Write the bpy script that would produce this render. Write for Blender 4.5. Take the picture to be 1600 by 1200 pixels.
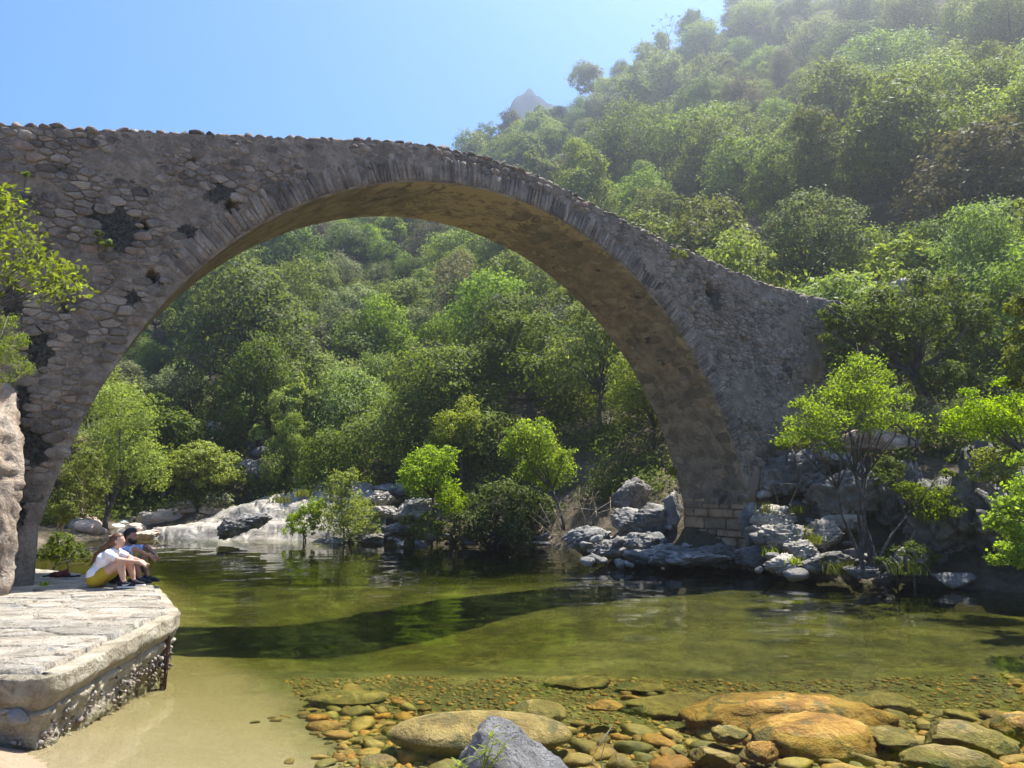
import bpy, bmesh, math, random
import numpy as np
from mathutils import Vector

for o in list(bpy.data.objects):
    bpy.data.objects.remove(o, do_unlink=True)
SC = bpy.context.scene
COL = SC.collection

# ------------------------------------------------------------------ camera, sky, sun, exposure
FPX, YH, CAMH = 1180.0, 758.0, 2.2          # focal length in photo pixels, horizon row, eye height over the water
PITCH = math.atan((YH - 600) / FPX)
cd = bpy.data.cameras.new('camera'); cam = bpy.data.objects.new('camera', cd); COL.objects.link(cam)
cd.sensor_width = 36; cd.lens = FPX / 1600 * 36; cd.clip_start = 0.05; cd.clip_end = 6000
cam.location = (0, 0, CAMH); cam.rotation_euler = (math.pi / 2 + PITCH, 0, 0)
SC.camera = cam

SUN_AZ, SUN_EL = math.radians(46.0), math.radians(65.0)      # azimuth clockwise from +Y
wd = bpy.data.worlds.new('World'); SC.world = wd; wd.use_nodes = True
wn = wd.node_tree; bg = wn.nodes['Background']
sky = wn.nodes.new('ShaderNodeTexSky'); sky.sky_type = 'NISHITA'; sky.sun_disc = False
sky.sun_elevation = SUN_EL; sky.sun_rotation = SUN_AZ
sky.altitude = 200; sky.air_density = 1.0; sky.dust_density = 0.0; sky.ozone_density = 10.0
tint = wn.nodes.new('ShaderNodeMix'); tint.data_type = 'RGBA'; tint.blend_type = 'MULTIPLY'; tint.inputs[0].default_value = 1.0; tint.inputs[7].default_value = (.6, .83, .98, 1)
wn.links.new(sky.outputs[0], tint.inputs[6]); wn.links.new(tint.outputs[2], bg.inputs[0]); bg.inputs[1].default_value = 0.092
sl = bpy.data.lights.new('sun', 'SUN'); sun = bpy.data.objects.new('sun', sl); COL.objects.link(sun)
sl.energy = 4.4; sl.angle = math.radians(0.53); sl.color = (1.0, 0.95, 0.86)
sdir = Vector((math.sin(SUN_AZ) * math.cos(SUN_EL), math.cos(SUN_AZ) * math.cos(SUN_EL), math.sin(SUN_EL)))
sun.rotation_euler = sdir.to_track_quat('Z', 'Y').to_euler(); sun.location = sdir * 60
SC.view_settings.view_transform = 'Standard'; SC.view_settings.look = 'None'
SC.view_settings.gamma = 1.0; SC.view_settings.use_curve_mapping = False
SC.view_settings.exposure = 1.7
SC.render.engine = 'CYCLES'
cy = SC.cycles
cy.use_denoising = True
try: cy.denoiser = 'OPENIMAGEDENOISE'
except Exception: pass
cy.max_bounces = 7; cy.diffuse_bounces = 3; cy.glossy_bounces = 3; cy.transmission_bounces = 4
cy.transparent_max_bounces = 12; cy.volume_bounces = 0
cy.caustics_reflective = False; cy.caustics_refractive = False
cy.sample_clamp_indirect = 6.0

# ------------------------------------------------------------------ helpers
rnd = random.Random(7)
RG = np.random.default_rng(11)

def hash3(ix, iy, iz, seed):
    h = (ix.astype(np.int64) * 374761393 + iy.astype(np.int64) * 668265263 + iz.astype(np.int64) * 2147483647 + seed * 1274126177) & 0xFFFFFFFF
    h = ((h ^ (h >> 13)) * 1274126177) & 0xFFFFFFFF
    h = (h ^ (h >> 16)) & 0xFFFFFFFF
    h = ((h * 2246822519) & 0xFFFFFFFF); h = h ^ (h >> 15)
    return (h & 0xFFFFFF).astype(np.float64) / 0xFFFFFF
def vnoise(P, seed=0):
    P = np.asarray(P, float); i = np.floor(P); f = P - i; i = i.astype(np.int64); f = f * f * (3 - 2 * f)
    x, y, z = i[..., 0], i[..., 1], i[..., 2]; out = 0
    for a in (0, 1):
        wx = f[..., 0] if a else 1 - f[..., 0]
        for b in (0, 1):
            wy = f[..., 1] if b else 1 - f[..., 1]
            for c in (0, 1):
                wz = f[..., 2] if c else 1 - f[..., 2]
                out = out + wx * wy * wz * hash3(x + a, y + b, z + c, seed)
    return out * 2 - 1
def fbm(P, oct=4, seed=0, gain=.5):
    P = np.asarray(P, float); t = 0; a = 1.; s = 0
    for k in range(oct):
        t = t + a * vnoise(P * (2.03 ** k) + 17.3 * k, seed + k); s += a; a *= gain
    return t / s
def ridged(P, oct=4, seed=0):
    P = np.asarray(P, float); t = 0; a = 1.; s = 0
    for k in range(oct):
        t = t + a * (1 - 2 * np.abs(vnoise(P * (2.03 ** k) + 9.1 * k, seed + k))); s += a; a *= .5
    return t / s
def worley(P, seed=0):
    P = np.asarray(P, float); i = np.floor(P).astype(np.int64); f1 = np.full(P.shape[:-1], 9.); f2 = f1.copy(); cid = np.zeros(P.shape[:-1])
    for a in (-1, 0, 1):
        for b in (-1, 0, 1):
            for c in (-1, 0, 1):
                x, y, z = i[..., 0] + a, i[..., 1] + b, i[..., 2] + c
                q = np.stack([x + hash3(x, y, z, seed), y + hash3(x, y, z, seed + 1), z + hash3(x, y, z, seed + 2)], -1)
                d = np.linalg.norm(P - q, axis=-1); h = hash3(x, y, z, seed + 3); n = d < f1
                f2 = np.where(n, f1, np.minimum(f2, d)); cid = np.where(n, h, cid); f1 = np.where(n, d, f1)
    return f1, f2, cid
def sstep(a, b, x): t = np.clip((x - a) / (b - a), 0, 1); return t * t * (3 - 2 * t)

def ray(px, py):
    x = (px - 800) / FPX; y = (600 - py) / FPX
    return np.array([x, math.cos(PITCH) - y * math.sin(PITCH), math.sin(PITCH) + y * math.cos(PITCH)])
def at(px, py, d):                       # world point seen at photo pixel (px, py) at depth y = d
    r = ray(px, py); r = r / r[1] * d
    return np.array([r[0], r[1], r[2] + CAMH])
def on(px, py, z=0.0):                   # world point seen at photo pixel on the level z
    r = ray(px, py); k = (z - CAMH) / r[2]
    return np.array([r[0] * k, r[1] * k, z])
def proj(P):
    P = np.atleast_2d(P); d = P - np.array([0, 0, CAMH])
    cf = d[:, 1] * math.cos(PITCH) + d[:, 2] * math.sin(PITCH); cu = -d[:, 1] * math.sin(PITCH) + d[:, 2] * math.cos(PITCH)
    cf = np.where(cf < 1e-3, 1e-3, cf)
    return np.stack([800 + FPX * d[:, 0] / cf, 600 - FPX * cu / cf], 1)

def mesh(name, V, F, smooth=False, attrs=None):
    V = np.asarray(V, np.float32).reshape(-1, 3)
    if isinstance(F, np.ndarray): F = [F]
    me = bpy.data.meshes.new(name)
    me.vertices.add(len(V)); me.vertices.foreach_set('co', V.ravel())
    F = [np.asarray(f, np.int32) for f in F if len(f)]
    tot = np.concatenate([np.full(len(f), f.shape[1], np.int32) for f in F]); idx = np.concatenate([f.ravel() for f in F])
    me.loops.add(len(idx)); me.loops.foreach_set('vertex_index', idx)
    me.polygons.add(len(tot)); st = np.concatenate([[0], np.cumsum(tot)[:-1]]).astype(np.int32)
    me.polygons.foreach_set('loop_start', st); me.polygons.foreach_set('loop_total', tot)
    if smooth: me.polygons.foreach_set('use_smooth', np.ones(len(tot), bool))
    for k, v in (attrs or {}).items():
        a = me.attributes.new(k, 'FLOAT', 'POINT'); a.data.foreach_set('value', np.asarray(v, np.float32))
    me.update(calc_edges=True); me.validate()
    return me
def obj(name, me, mat=None, parent=None, loc=None, rot=None, scale=None):
    o = bpy.data.objects.new(name, me); COL.objects.link(o)
    if mat is not None and me is not None and not len(me.materials): me.materials.append(mat)
    if parent is not None: o.parent = parent
    if loc is not None: o.location = [float(c) for c in loc]
    if rot is not None: o.rotation_euler = rot
    if scale is not None: o.scale = (scale,) * 3 if isinstance(scale, (int, float)) else scale
    return o
def tag(o, label=None, cat=None, group=None, kind=None):
    for k, v in (('label', label), ('category', cat), ('group', group), ('kind', kind)):
        if v: o[k] = v
    return o
def empty(name, loc=(0, 0, 0), rz=0.0):
    return obj(name, None, loc=loc, rot=(0, 0, rz))
class MB:                                # collects pieces into one mesh
    def __init__(s): s.V = []; s.T = []; s.Q = []; s.n = 0; s.A = []
    def add(s, V, T=None, Q=None, a=0.0):
        V = np.asarray(V, float).reshape(-1, 3); s.V.append(V)
        if T is not None and len(T): s.T.append(np.asarray(T) + s.n)
        if Q is not None and len(Q): s.Q.append(np.asarray(Q) + s.n)
        s.A.append(np.full(len(V), a) if np.isscalar(a) else np.asarray(a)); s.n += len(V); return s
    def tube(s, P, R, k=6, cap=True):
        P = np.asarray(P, float); R = np.asarray(R, float) if not np.isscalar(R) else np.full(len(P), R)
        n = len(P); T = np.gradient(P, axis=0); T /= np.linalg.norm(T, axis=1)[:, None] + 1e-9
        ref = np.array([0, 0, 1.]) if abs(T[0, 2]) < .9 else np.array([1., 0, 0]); V = []
        for i in range(n):
            u = np.cross(T[i], ref); u /= np.linalg.norm(u) + 1e-9; w = np.cross(u, T[i]); ref = w if False else ref
            a = np.arange(k) * 2 * math.pi / k
            V.append(P[i] + R[i] * (np.cos(a)[:, None] * u + np.sin(a)[:, None] * w))
        V = np.concatenate(V); Q = []
        for i in range(n - 1):
            for j in range(k):
                Q.append((i * k + j, i * k + (j + 1) % k, (i + 1) * k + (j + 1) % k, (i + 1) * k + j))
        T_ = []
        if cap:
            V = np.concatenate([V, P[-1:], P[:1]]); m = n * k
            T_ = [((n - 1) * k + j, (n - 1) * k + (j + 1) % k, m) for j in range(k)] + [((j + 1) % k, j, m + 1) for j in range(k)]
        return s.add(V, T_, Q)
    def mesh(s, name, smooth=False, attr=None):
        F = []
        if s.T: F.append(np.concatenate(s.T))
        if s.Q: F.append(np.concatenate(s.Q))
        return mesh(name, np.concatenate(s.V), F, smooth, {attr: np.concatenate(s.A)} if attr else None)

# ------------------------------------------------------------------ materials
def newmat(name):
    m = bpy.data.materials.new(name); m.use_nodes = True; nt = m.node_tree
    b = nt.nodes['Principled BSDF']; return m, nt, b
def N(nt, t, **kw):
    n = nt.nodes.new(t)
    for k, v in kw.items():
        if k.startswith('i_'):
            key = k[2:]; key = int(key) if key.isdigit() else key.replace('_', ' ')
            n.inputs[key].default_value = v
        else: setattr(n, k, v)
    return n
def L(nt, a, b): nt.links.new(a, b)
def ramp(nt, fac, stops, interp='LINEAR'):
    r = nt.nodes.new('ShaderNodeValToRGB'); r.color_ramp.interpolation = interp
    e = r.color_ramp.elements
    while len(e) < len(stops): e.new(0.5)
    for i, (p, c) in enumerate(stops):
        e[i].position = p; e[i].color = (*c, 1) if len(c) == 3 else c
    L(nt, fac, r.inputs[0]); return r
def mixc(nt, fac, a, b, mode='MIX'):
    m = nt.nodes.new('ShaderNodeMix'); m.data_type = 'RGBA'; m.blend_type = mode
    for s, v in ((0, fac), (6, a), (7, b)):
        if hasattr(v, 'is_linked') or hasattr(v, 'links'): L(nt, v, m.inputs[s])
        elif s == 0: m.inputs[0].default_value = v
        else: m.inputs[s].default_value = (*v, 1) if len(v) == 3 else v
    return m.outputs[2]
def math_(nt, op, a, b=None, c=None):
    m = nt.nodes.new('ShaderNodeMath'); m.operation = op
    for i, v in enumerate((a, b, c)):
        if v is None: continue
        if isinstance(v, (int, float)): m.inputs[i].default_value = v
        else: L(nt, v, m.inputs[i])
    return m.outputs[0]
def wpos(nt):
    g = nt.nodes.new('ShaderNodeNewGeometry'); return g.outputs['Position']
def noise(nt, vec, scale, detail=5, rough=.55, dist=0.):
    n = N(nt, 'ShaderNodeTexNoise'); n.inputs['Scale'].default_value = scale; n.inputs['Detail'].default_value = detail
    n.inputs['Roughness'].default_value = rough; n.inputs['Distortion'].default_value = dist
    if vec is not None: L(nt, vec, n.inputs['Vector'])
    return n.outputs[0]
def maprange(nt, v, a, b, c=0., d=1.):
    m = N(nt, 'ShaderNodeMapRange'); m.interpolation_type = 'SMOOTHSTEP'; L(nt, v, m.inputs[0])
    for i, x in zip((1, 2, 3, 4), (a, b, c, d)): m.inputs[i].default_value = x
    return m.outputs[0]
def bump(nt, h, strength, dist, b, prev=None):
    n = N(nt, 'ShaderNodeBump'); n.inputs['Strength'].default_value = strength; n.inputs['Distance'].default_value = dist
    L(nt, h, n.inputs['Height'])
    if prev is not None: L(nt, prev, n.inputs['Normal'])
    L(nt, n.outputs[0], b.inputs['Normal']); return n.outputs[0]

def rock_mat(name, stops, scale=2.0, lichen=None, moss=None, rough=.85, bumpk=.5, spec=.3, veins=None, perisland=.0, hues=False):
    m, nt, b = newmat(name); p = wpos(nt)
    n1 = noise(nt, p, scale, 8, .62, .4)
    col = ramp(nt, maprange(nt, n1, .28, .72), stops).outputs[0]
    n2 = noise(nt, p, scale * 9, 6, .7)
    col = mixc(nt, .75, col, ramp(nt, n2, [(.25, (.55, .55, .55)), (.5, (1, 1, 1)), (.75, (1.25, 1.22, 1.18))]).outputs[0], 'MULTIPLY')
    if lichen:
        n3 = noise(nt, p, lichen[1], 7, .65, .8)
        col = mixc(nt, maprange(nt, n3, lichen[2], lichen[2] + .06), col, lichen[0])
    if moss:
        n4 = noise(nt, p, moss[1], 7, .6, .6)
        col = mixc(nt, maprange(nt, n4, moss[2], moss[2] + .08), col, moss[0])
    g = N(nt, 'ShaderNodeNewGeometry'); oi = N(nt, 'ShaderNodeObjectInfo')
    if perisland > 0:
        r = math_(nt, 'FRACT', math_(nt, 'ADD', g.outputs['Random Per Island'], oi.outputs['Random']))
        k = ramp(nt, r, [(0, (1 - perisland,) * 3), (.5, (1, .98, .95)), (.8, (1 + perisland * .6, 1 + perisland * .5, 1 + perisland * .4)), (1, (1 + perisland * .4, 1, 1 - perisland * .3))]).outputs[0]
        col = mixc(nt, 1., col, k, 'MULTIPLY')
        if hues:
            k2 = ramp(nt, math_(nt, 'FRACT', math_(nt, 'MULTIPLY', r, 5.7)), [(0, (1.15, .85, .55)), (.25, (1, 1, 1)), (.5, (.8, .95, .85)), (.7, (1.25, .8, .45)), (1, (.95, .95, 1.1))]).outputs[0]
            col = mixc(nt, 1., col, k2, 'MULTIPLY')
    L(nt, col, b.inputs['Base Color']); b.inputs['Roughness'].default_value = rough; b.inputs['Specular IOR Level'].default_value = spec
    h = math_(nt, 'ADD', math_(nt, 'MULTIPLY', n1, 1.6), math_(nt, 'MULTIPLY', n2, .35))
    bump(nt, h, bumpk, .12, b)
    return m

def leaf_mat(name, c1, c2, trans, tcol, rough=.5, spec=.25, hue=.03):
    rough = .65; spec *= .4
    m, nt, b = newmat(name)
    g = N(nt, 'ShaderNodeNewGeometry'); oi = N(nt, 'ShaderNodeObjectInfo')
    col = mixc(nt, g.outputs['Random Per Island'], c1, c2)
    hs = N(nt, 'ShaderNodeHueSaturation'); L(nt, col, hs.inputs['Color'])
    L(nt, math_(nt, 'ADD', math_(nt, 'MULTIPLY', oi.outputs['Random'], 2 * hue), .5 - hue), hs.inputs['Hue'])
    r2 = math_(nt, 'FRACT', math_(nt, 'MULTIPLY', oi.outputs['Random'], 7.31))
    L(nt, math_(nt, 'ADD', math_(nt, 'MULTIPLY', r2, .95), .7), hs.inputs['Value'])
    r3 = math_(nt, 'FRACT', math_(nt, 'MULTIPLY', oi.outputs['Random'], 13.7))
    L(nt, math_(nt, 'ADD', math_(nt, 'MULTIPLY', r3, .3), .92), hs.inputs['Saturation'])
    L(nt, hs.outputs[0], b.inputs['Base Color']); b.inputs['Roughness'].default_value = rough; b.inputs['Specular IOR Level'].default_value = spec
    tr = N(nt, 'ShaderNodeBsdfTranslucent')
    tc = mixc(nt, 1., hs.outputs[0], tcol, 'MULTIPLY'); L(nt, tc, tr.inputs[0])
    mx = N(nt, 'ShaderNodeMixShader'); mx.inputs[0].default_value = trans
    L(nt, b.outputs[0], mx.inputs[1]); L(nt, tr.outputs[0], mx.inputs[2])
    L(nt, mx.outputs[0], nt.nodes['Material Output'].inputs[0]); return m
def plain(name, c, rough=.7, spec=.3, var=0., scale=30, metal=0.):
    m, nt, b = newmat(name); b.inputs['Base Color'].default_value = (*c, 1); b.inputs['Roughness'].default_value = rough
    b.inputs['Specular IOR Level'].default_value = spec; b.inputs['Metallic'].default_value = metal
    if var:
        tc = N(nt, 'ShaderNodeTexCoord'); n = noise(nt, tc.outputs['Object'], scale, 4)
        col = mixc(nt, n, [x * (1 - var) for x in c], [min(1, x * (1 + var)) for x in c]); L(nt, col, b.inputs['Base Color'])
        bump(nt, n, .25, .01, b)
    return m
M = {}
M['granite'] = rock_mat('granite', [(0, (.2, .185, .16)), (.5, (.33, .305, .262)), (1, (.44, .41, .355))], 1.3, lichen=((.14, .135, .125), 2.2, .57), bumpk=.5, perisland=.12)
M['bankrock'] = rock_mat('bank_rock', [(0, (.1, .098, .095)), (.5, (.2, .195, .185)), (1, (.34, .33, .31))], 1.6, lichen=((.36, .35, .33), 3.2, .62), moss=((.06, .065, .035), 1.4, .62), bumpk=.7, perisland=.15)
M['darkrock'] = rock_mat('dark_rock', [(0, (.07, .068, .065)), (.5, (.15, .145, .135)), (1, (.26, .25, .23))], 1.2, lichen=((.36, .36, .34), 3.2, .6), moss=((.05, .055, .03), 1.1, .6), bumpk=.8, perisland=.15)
M['pinkrock'] = rock_mat('pink_rock', [(0, (.3, .22, .18)), (.5, (.46, .36, .29)), (1, (.58, .5, .43))], 1.4, bumpk=.4, perisland=.22)
M['wallrock'] = rock_mat('sunlit_rock', [(0, (.2, .15, .11)), (.5, (.34, .27, .205)), (1, (.46, .39, .32))], 1.8, lichen=((.3, .2, .1), 1.5, .66), moss=((.16, .15, .12), 3., .64), bumpk=.9)
M['stone'] = rock_mat('bridge_stone', [(0, (.135, .112, .09)), (.45, (.235, .2, .162)), (1, (.345, .305, .255))], 2.6, lichen=((.44, .43, .4), 7, .64), moss=((.07, .065, .052), 1.3, .6), bumpk=1., perisland=.42)
M['ashlar'] = rock_mat('ashlar', [(0, (.21, .145, .085)), (.5, (.33, .24, .145)), (1, (.42, .32, .2))], 2.4, moss=((.2, .17, .13), 2.2, .64), bumpk=.5, perisland=.32)
M['cobble'] = rock_mat('wet_cobble', [(0, (.12, .085, .03)), (.5, (.25, .175, .055)), (1, (.38, .27, .09))], 4.5, bumpk=.35, hues=True, perisland=.5, rough=.6)
M['amber'] = rock_mat('amber_boulder', [(0, (.2, .095, .012)), (.5, (.38, .2, .025)), (1, (.5, .31, .06))], 3.6, moss=((.15, .11, .025), 3.2, .54), bumpk=1., rough=.6)
M['gold'] = rock_mat('gold_boulder', [(0, (.13, .09, .025)), (.5, (.24, .175, .045)), (1, (.36, .27, .085))], 3.6, moss=((.11, .1, .03), 3., .54), bumpk=.9, rough=.6)
M['forerock'] = rock_mat('fore_rock', [(0, (.36, .345, .34)), (.5, (.56, .55, .545)), (1, (.7, .69, .68))], 6., lichen=((.24, .23, .225), 9, .6), bumpk=1.6, rough=.8)
M['paving'] = rock_mat('paving', [(0, (.34, .3, .24)), (.5, (.5, .45, .37)), (1, (.6, .56, .49))], 3.5, lichen=((.4, .27, .18), 1.1, .62), moss=((.27, .28, .28), 1.6, .62), bumpk=1.2, perisland=.14)
M['concrete'] = rock_mat('concrete', [(0, (.26, .22, .15)), (.5, (.42, .37, .27)), (1, (.54, .49, .39))], 3.2, lichen=((.5, .35, .14), 1.8, .66), moss=((.17, .14, .1), 2.4, .62), bumpk=1.)
M['bark'] = rock_mat('bark', [(0, (.05, .042, .035)), (.5, (.1, .088, .075)), (1, (.17, .155, .135))], 5., bumpk=.6)
M['paletwig'] = plain('pale_twig', (.3, .25, .19), .8, .2, .3)
M['oak'] = leaf_mat('oak_leaf', (.078, .106, .028), (.17, .198, .058), .34, (1.9, 2.0, .8), .45, .35, .02)
M['mid'] = leaf_mat('mid_leaf', (.1, .13, .03), (.185, .21, .06), .36, (1.7, 1.75, .6), .5, .3, .02)
M['pale'] = leaf_mat('pale_leaf', (.12, .135, .07), (.2, .21, .11), .35, (1.4, 1.5, .9), .6, .3, .015)
M['brown'] = leaf_mat('brown_leaf', (.115, .108, .055), (.175, .16, .085), .3, (1.4, 1.35, .8), .6, .2, .015)
M['alder'] = leaf_mat('alder_leaf', (.085, .125, .014), (.145, .19, .026), .5, (1.9, 1.9, .5), .45, .3, .012)
M['bright'] = leaf_mat('bright_leaf', (.1, .135, .02), (.175, .215, .04), .5, (1.75, 1.75, .55), .4, .35, .01)
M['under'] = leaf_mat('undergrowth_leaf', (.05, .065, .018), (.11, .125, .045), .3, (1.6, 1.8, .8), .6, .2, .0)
M['grass'] = leaf_mat('grass_blade', (.1, .12, .025), (.2, .2, .06), .4, (1.6, 1.7, .6), .6, .2, .0)

# ------------------------------------------------------------------ terrain functions
# waterline of the far and right bank (world x, y), left to right
BANK = np.array([on(-150, 838)[:2], on(190, 838)[:2], on(430, 843)[:2], on(600, 843)[:2], on(700, 850)[:2], on(850, 856)[:2], on(890, 860)[:2],
                 on(1000, 878)[:2], on(1100, 887)[:2], on(1170, 890)[:2], on(1240, 902)[:2], on(1400, 907)[:2], on(1500, 920)[:2], on(1600, 926)[:2], (13.5, 13.5), (18, 10), (24, 5)])
BA = np.arctan2(BANK[:, 0], BANK[:, 1]); BR = np.hypot(BANK[:, 0], BANK[:, 1])
def rbank(a):
    a = np.asarray(a, float)
    r = np.interp(a, BA, BR)
    return np.where(a < BA[1], np.interp(a, [math.radians(-70), math.radians(-46), math.radians(-36), BA[1]], [9.5, 12.5, 30, BR[1]]), r)
RID_A = np.radians([-70, -50, -34, -20, -5, 0, 4.5, 8, 14, 23, 34, 50, 75])
RID_E = np.radians([18, 18, 17, 20, 23.4, 26.0, 27.4, 28.9, 30.6, 33, 36, 37, 35])
RR = 132.0
def ground_h(x, y):
    x = np.asarray(x, float); y = np.asarray(y, float)
    a = np.arctan2(x, y); r = np.hypot(x, y); rb = rbank(a)
    zr = RR * np.tan(np.interp(a, RID_A, RID_E))
    val = 1 - sstep(-.46, -.37, a) * (1 - 0) ; val = val * sstep(-.75, -.6, a)      # the side stream's valley
    st = 5. + 9. * val; t = (r - rb - st) / (RR - rb - st)
    tt = np.clip(t, 0, 1)
    kk = .86 - .34 * sstep(-.02, .22, a); h = zr * (tt * (kk + (1 - kk) * tt))
    h = np.where(t > 1, zr - (r - RR) * .35, h)
    q = r - rb
    low = np.where(q < 0, q * .45, np.minimum(q * .34, 1.0 + .16 * q) * (q < 60))
    steep = 1.5 * sstep(.16, .32, a) * sstep(0, 3.5, q)
    low = low * (1 - .68 * val) * (1 - .45 * sstep(-.5, -.42, a) * (1 - sstep(-.16, -.1, a)))
    low = np.where(q < 0, low, np.where(a > .2, np.minimum(low, 1.2), np.minimum(low, 2.4))) + steep
    n = fbm(np.stack([x * .045, y * .045, 0 * x], -1), 4, 3) * 6.5 * sstep(6, 40, q) + fbm(np.stack([x * .4, y * .4, 0 * x], -1), 3, 5) * .35 * sstep(0, 3, q)
    return h + low + n

# bridge curves (s along the bridge axis, z up), measured on the photograph
BTH = math.radians(32.0); BP0 = at(65, 905, 12.0)[:2]; BW = 2.5
BAX = np.array([math.cos(BTH), math.sin(BTH)]); BNO = np.array([-math.sin(BTH), math.cos(BTH)])   # BNO points away from the camera
def bw(s, off, z):
    s, off, z = np.broadcast_arrays(np.asarray(s, float), np.asarray(off, float), np.asarray(z, float))
    return np.stack([BP0[0] + BAX[0] * s + BNO[0] * off, BP0[1] + BAX[1] * s + BNO[1] * off, z], -1)
_I = np.array([[-0.02, 1.0], [0.25, 2.79], [0.8, 4.19], [1.42, 5.36], [2.22, 6.15], [2.97, 6.88], [3.78, 7.59], [4.67, 8.07], [5.48, 8.39], [6.65, 8.68], [7.59, 8.80], [8.6, 8.76], [10.35, 8.24], [12.29, 7.43], [12.95, 6.85], [13.63, 6.12], [14.2, 5.62], [14.58, 5.22], [15.0, 4.65], [15.4, 3.75], [15.61, 3.19], [16.0, 2.25], [16.1, 1.74]])
AC = np.array([8.05, 1.5])
_th = np.arctan2(_I[:, 1] - AC[1], _I[:, 0] - AC[0]); _r = np.hypot(*(_I - AC).T)
_pf = np.polyfit(_th, _r, 5)
def intr(th): r = np.polyval(_pf, th); return np.stack([AC[0] + r * np.cos(th), AC[1] + r * np.sin(th)], -1)
_T = np.array([[-9, 6.9], [-4, 7.45], [-1.07, 7.95], [-0.2, 8.11], [0.74, 8.3], [1.77, 8.52], [2.89, 8.75], [4.11, 9.01], [5.46, 9.31], [6.18, 9.43], [6.95, 9.51], [7.75, 9.53], [8.6, 9.48], [9.49, 9.36], [10.42, 9.17], [11.41, 8.94], [12.45, 8.70], [13.55, 8.50], [14.72, 8.30], [15.96, 8.09], [17.28, 7.93], [18.7, 7.85], [21, 7.8], [26, 7.75]])
def btop(s): return np.interp(s, _T[:, 0], _T[:, 1]) + .07
def face_sz(px, py, off=0.0):            # (s, z) on the near face seen at a photo pixel
    r = ray(px, py); k = (BP0 @ BNO + off) / (r[:2] @ BNO)
    return np.array([(r[:2] * k - BP0) @ BAX, r[2] * k + CAMH])
# dark moss and soot patches on the near face: photo pixel, half width, half height (pixels)
_DARK = [(186, 358, 44, 52), (150, 335, 25, 18), (208, 466, 24, 24), (60, 545, 34, 46), (30, 640, 26, 60), (52, 700, 34, 40), (20, 800, 30, 60), (250, 440, 14, 14), (100, 480, 16, 14), (300, 365, 30, 18), (1120, 470, 14, 22), (345, 300, 30, 24), (20, 470, 40, 40)]
_HOLE = [(238, 431, 11, 10), (364, 321, 12, 12), (228, 350, 8, 9), (1111, 452, 7, 14), (1165, 532, 6, 7), (90, 250, 7, 6), (1000, 455, 6, 7), (300, 250, 6, 5), (1230, 565, 6, 9)]
def _fieldsz(L_, S, Z):
    f = np.full(np.shape(S), -9.0)
    for (px, py, a, b) in L_:
        c = face_sz(px, py); e = face_sz(px + a, py); g = face_sz(px, py - b)
        f = np.maximum(f, 1 - np.hypot((S - c[0]) / abs(e[0] - c[0]), (Z - c[1]) / abs(g[1] - c[1])))
    return f
def dark_f(S, Z): return np.clip(_fieldsz(_DARK, S, Z) * 1.3 + .25, 0, 1)
def hole_f(S, Z): return _fieldsz(_HOLE, S, Z)

def masonry_mat(name):
    m, nt, b = newmat(name); p = wpos(nt)
    n1 = noise(nt, p, 2.2, 8, .65, .5); n2 = noise(nt, p, 17, 6, .7)
    col = ramp(nt, maprange(nt, n1, .3, .7), [(0, (.15, .122, .094)), (.5, (.23, .192, .148)), (1, (.33, .28, .22))]).outputs[0]
    col = mixc(nt, .8, col, ramp(nt, n2, [(.25, (.5, .5, .5)), (.5, (1, 1, 1)), (.75, (1.35, 1.3, 1.25))]).outputs[0], 'MULTIPLY')
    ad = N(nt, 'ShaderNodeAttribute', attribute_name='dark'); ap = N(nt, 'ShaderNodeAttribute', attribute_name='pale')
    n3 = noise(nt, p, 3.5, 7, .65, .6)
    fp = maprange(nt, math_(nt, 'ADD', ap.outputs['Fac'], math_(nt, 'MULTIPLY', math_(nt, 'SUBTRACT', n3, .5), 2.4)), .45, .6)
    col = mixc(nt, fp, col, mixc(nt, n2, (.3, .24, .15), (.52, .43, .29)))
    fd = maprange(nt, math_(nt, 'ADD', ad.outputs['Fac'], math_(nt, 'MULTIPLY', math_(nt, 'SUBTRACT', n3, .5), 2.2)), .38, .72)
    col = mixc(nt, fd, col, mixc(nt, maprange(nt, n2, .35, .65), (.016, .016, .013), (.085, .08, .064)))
    L(nt, col, b.inputs['Base Color']); b.inputs['Roughness'].default_value = .92; b.inputs['Specular IOR Level'].default_value = .2
    bump(nt, math_(nt, 'ADD', n1, math_(nt, 'MULTIPLY', n2, .6)), .9, .08, b)
    return m
M['masonry'] = masonry_mat('masonry')

# ------------------------------------------------------------------ the bridge
bridge = empty('stone_bridge', (0, 0, 0))
tag(bridge, 'old hump backed stone arch bridge spanning the green river pool', 'bridge')
TH = np.linspace(math.pi, 0, 231); ARC = intr(TH)
ARCN = np.gradient(ARC, axis=0); ARCN = np.stack([-ARCN[:, 1], ARCN[:, 0]], 1); ARCN /= np.linalg.norm(ARCN, axis=1)[:, None]   # outward (up)
S0, S1 = ARC[0, 0], ARC[-1, 0]
def front_grid(ss, zb, zt, rows=44):
    t = np.linspace(0, 1, rows); S = np.repeat(ss[:, None], rows, 1); Z = zb[:, None] + (zt - zb)[:, None] * t
    return S, Z
def quads(n, m, flip=False):
    i, j = np.meshgrid(np.arange(n - 1), np.arange(m - 1), indexing='ij'); a = (i * m + j).ravel()
    q = np.stack([a, a + m, a + m + 1, a + 1], 1)
    return q[:, ::-1] if flip else q
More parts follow.
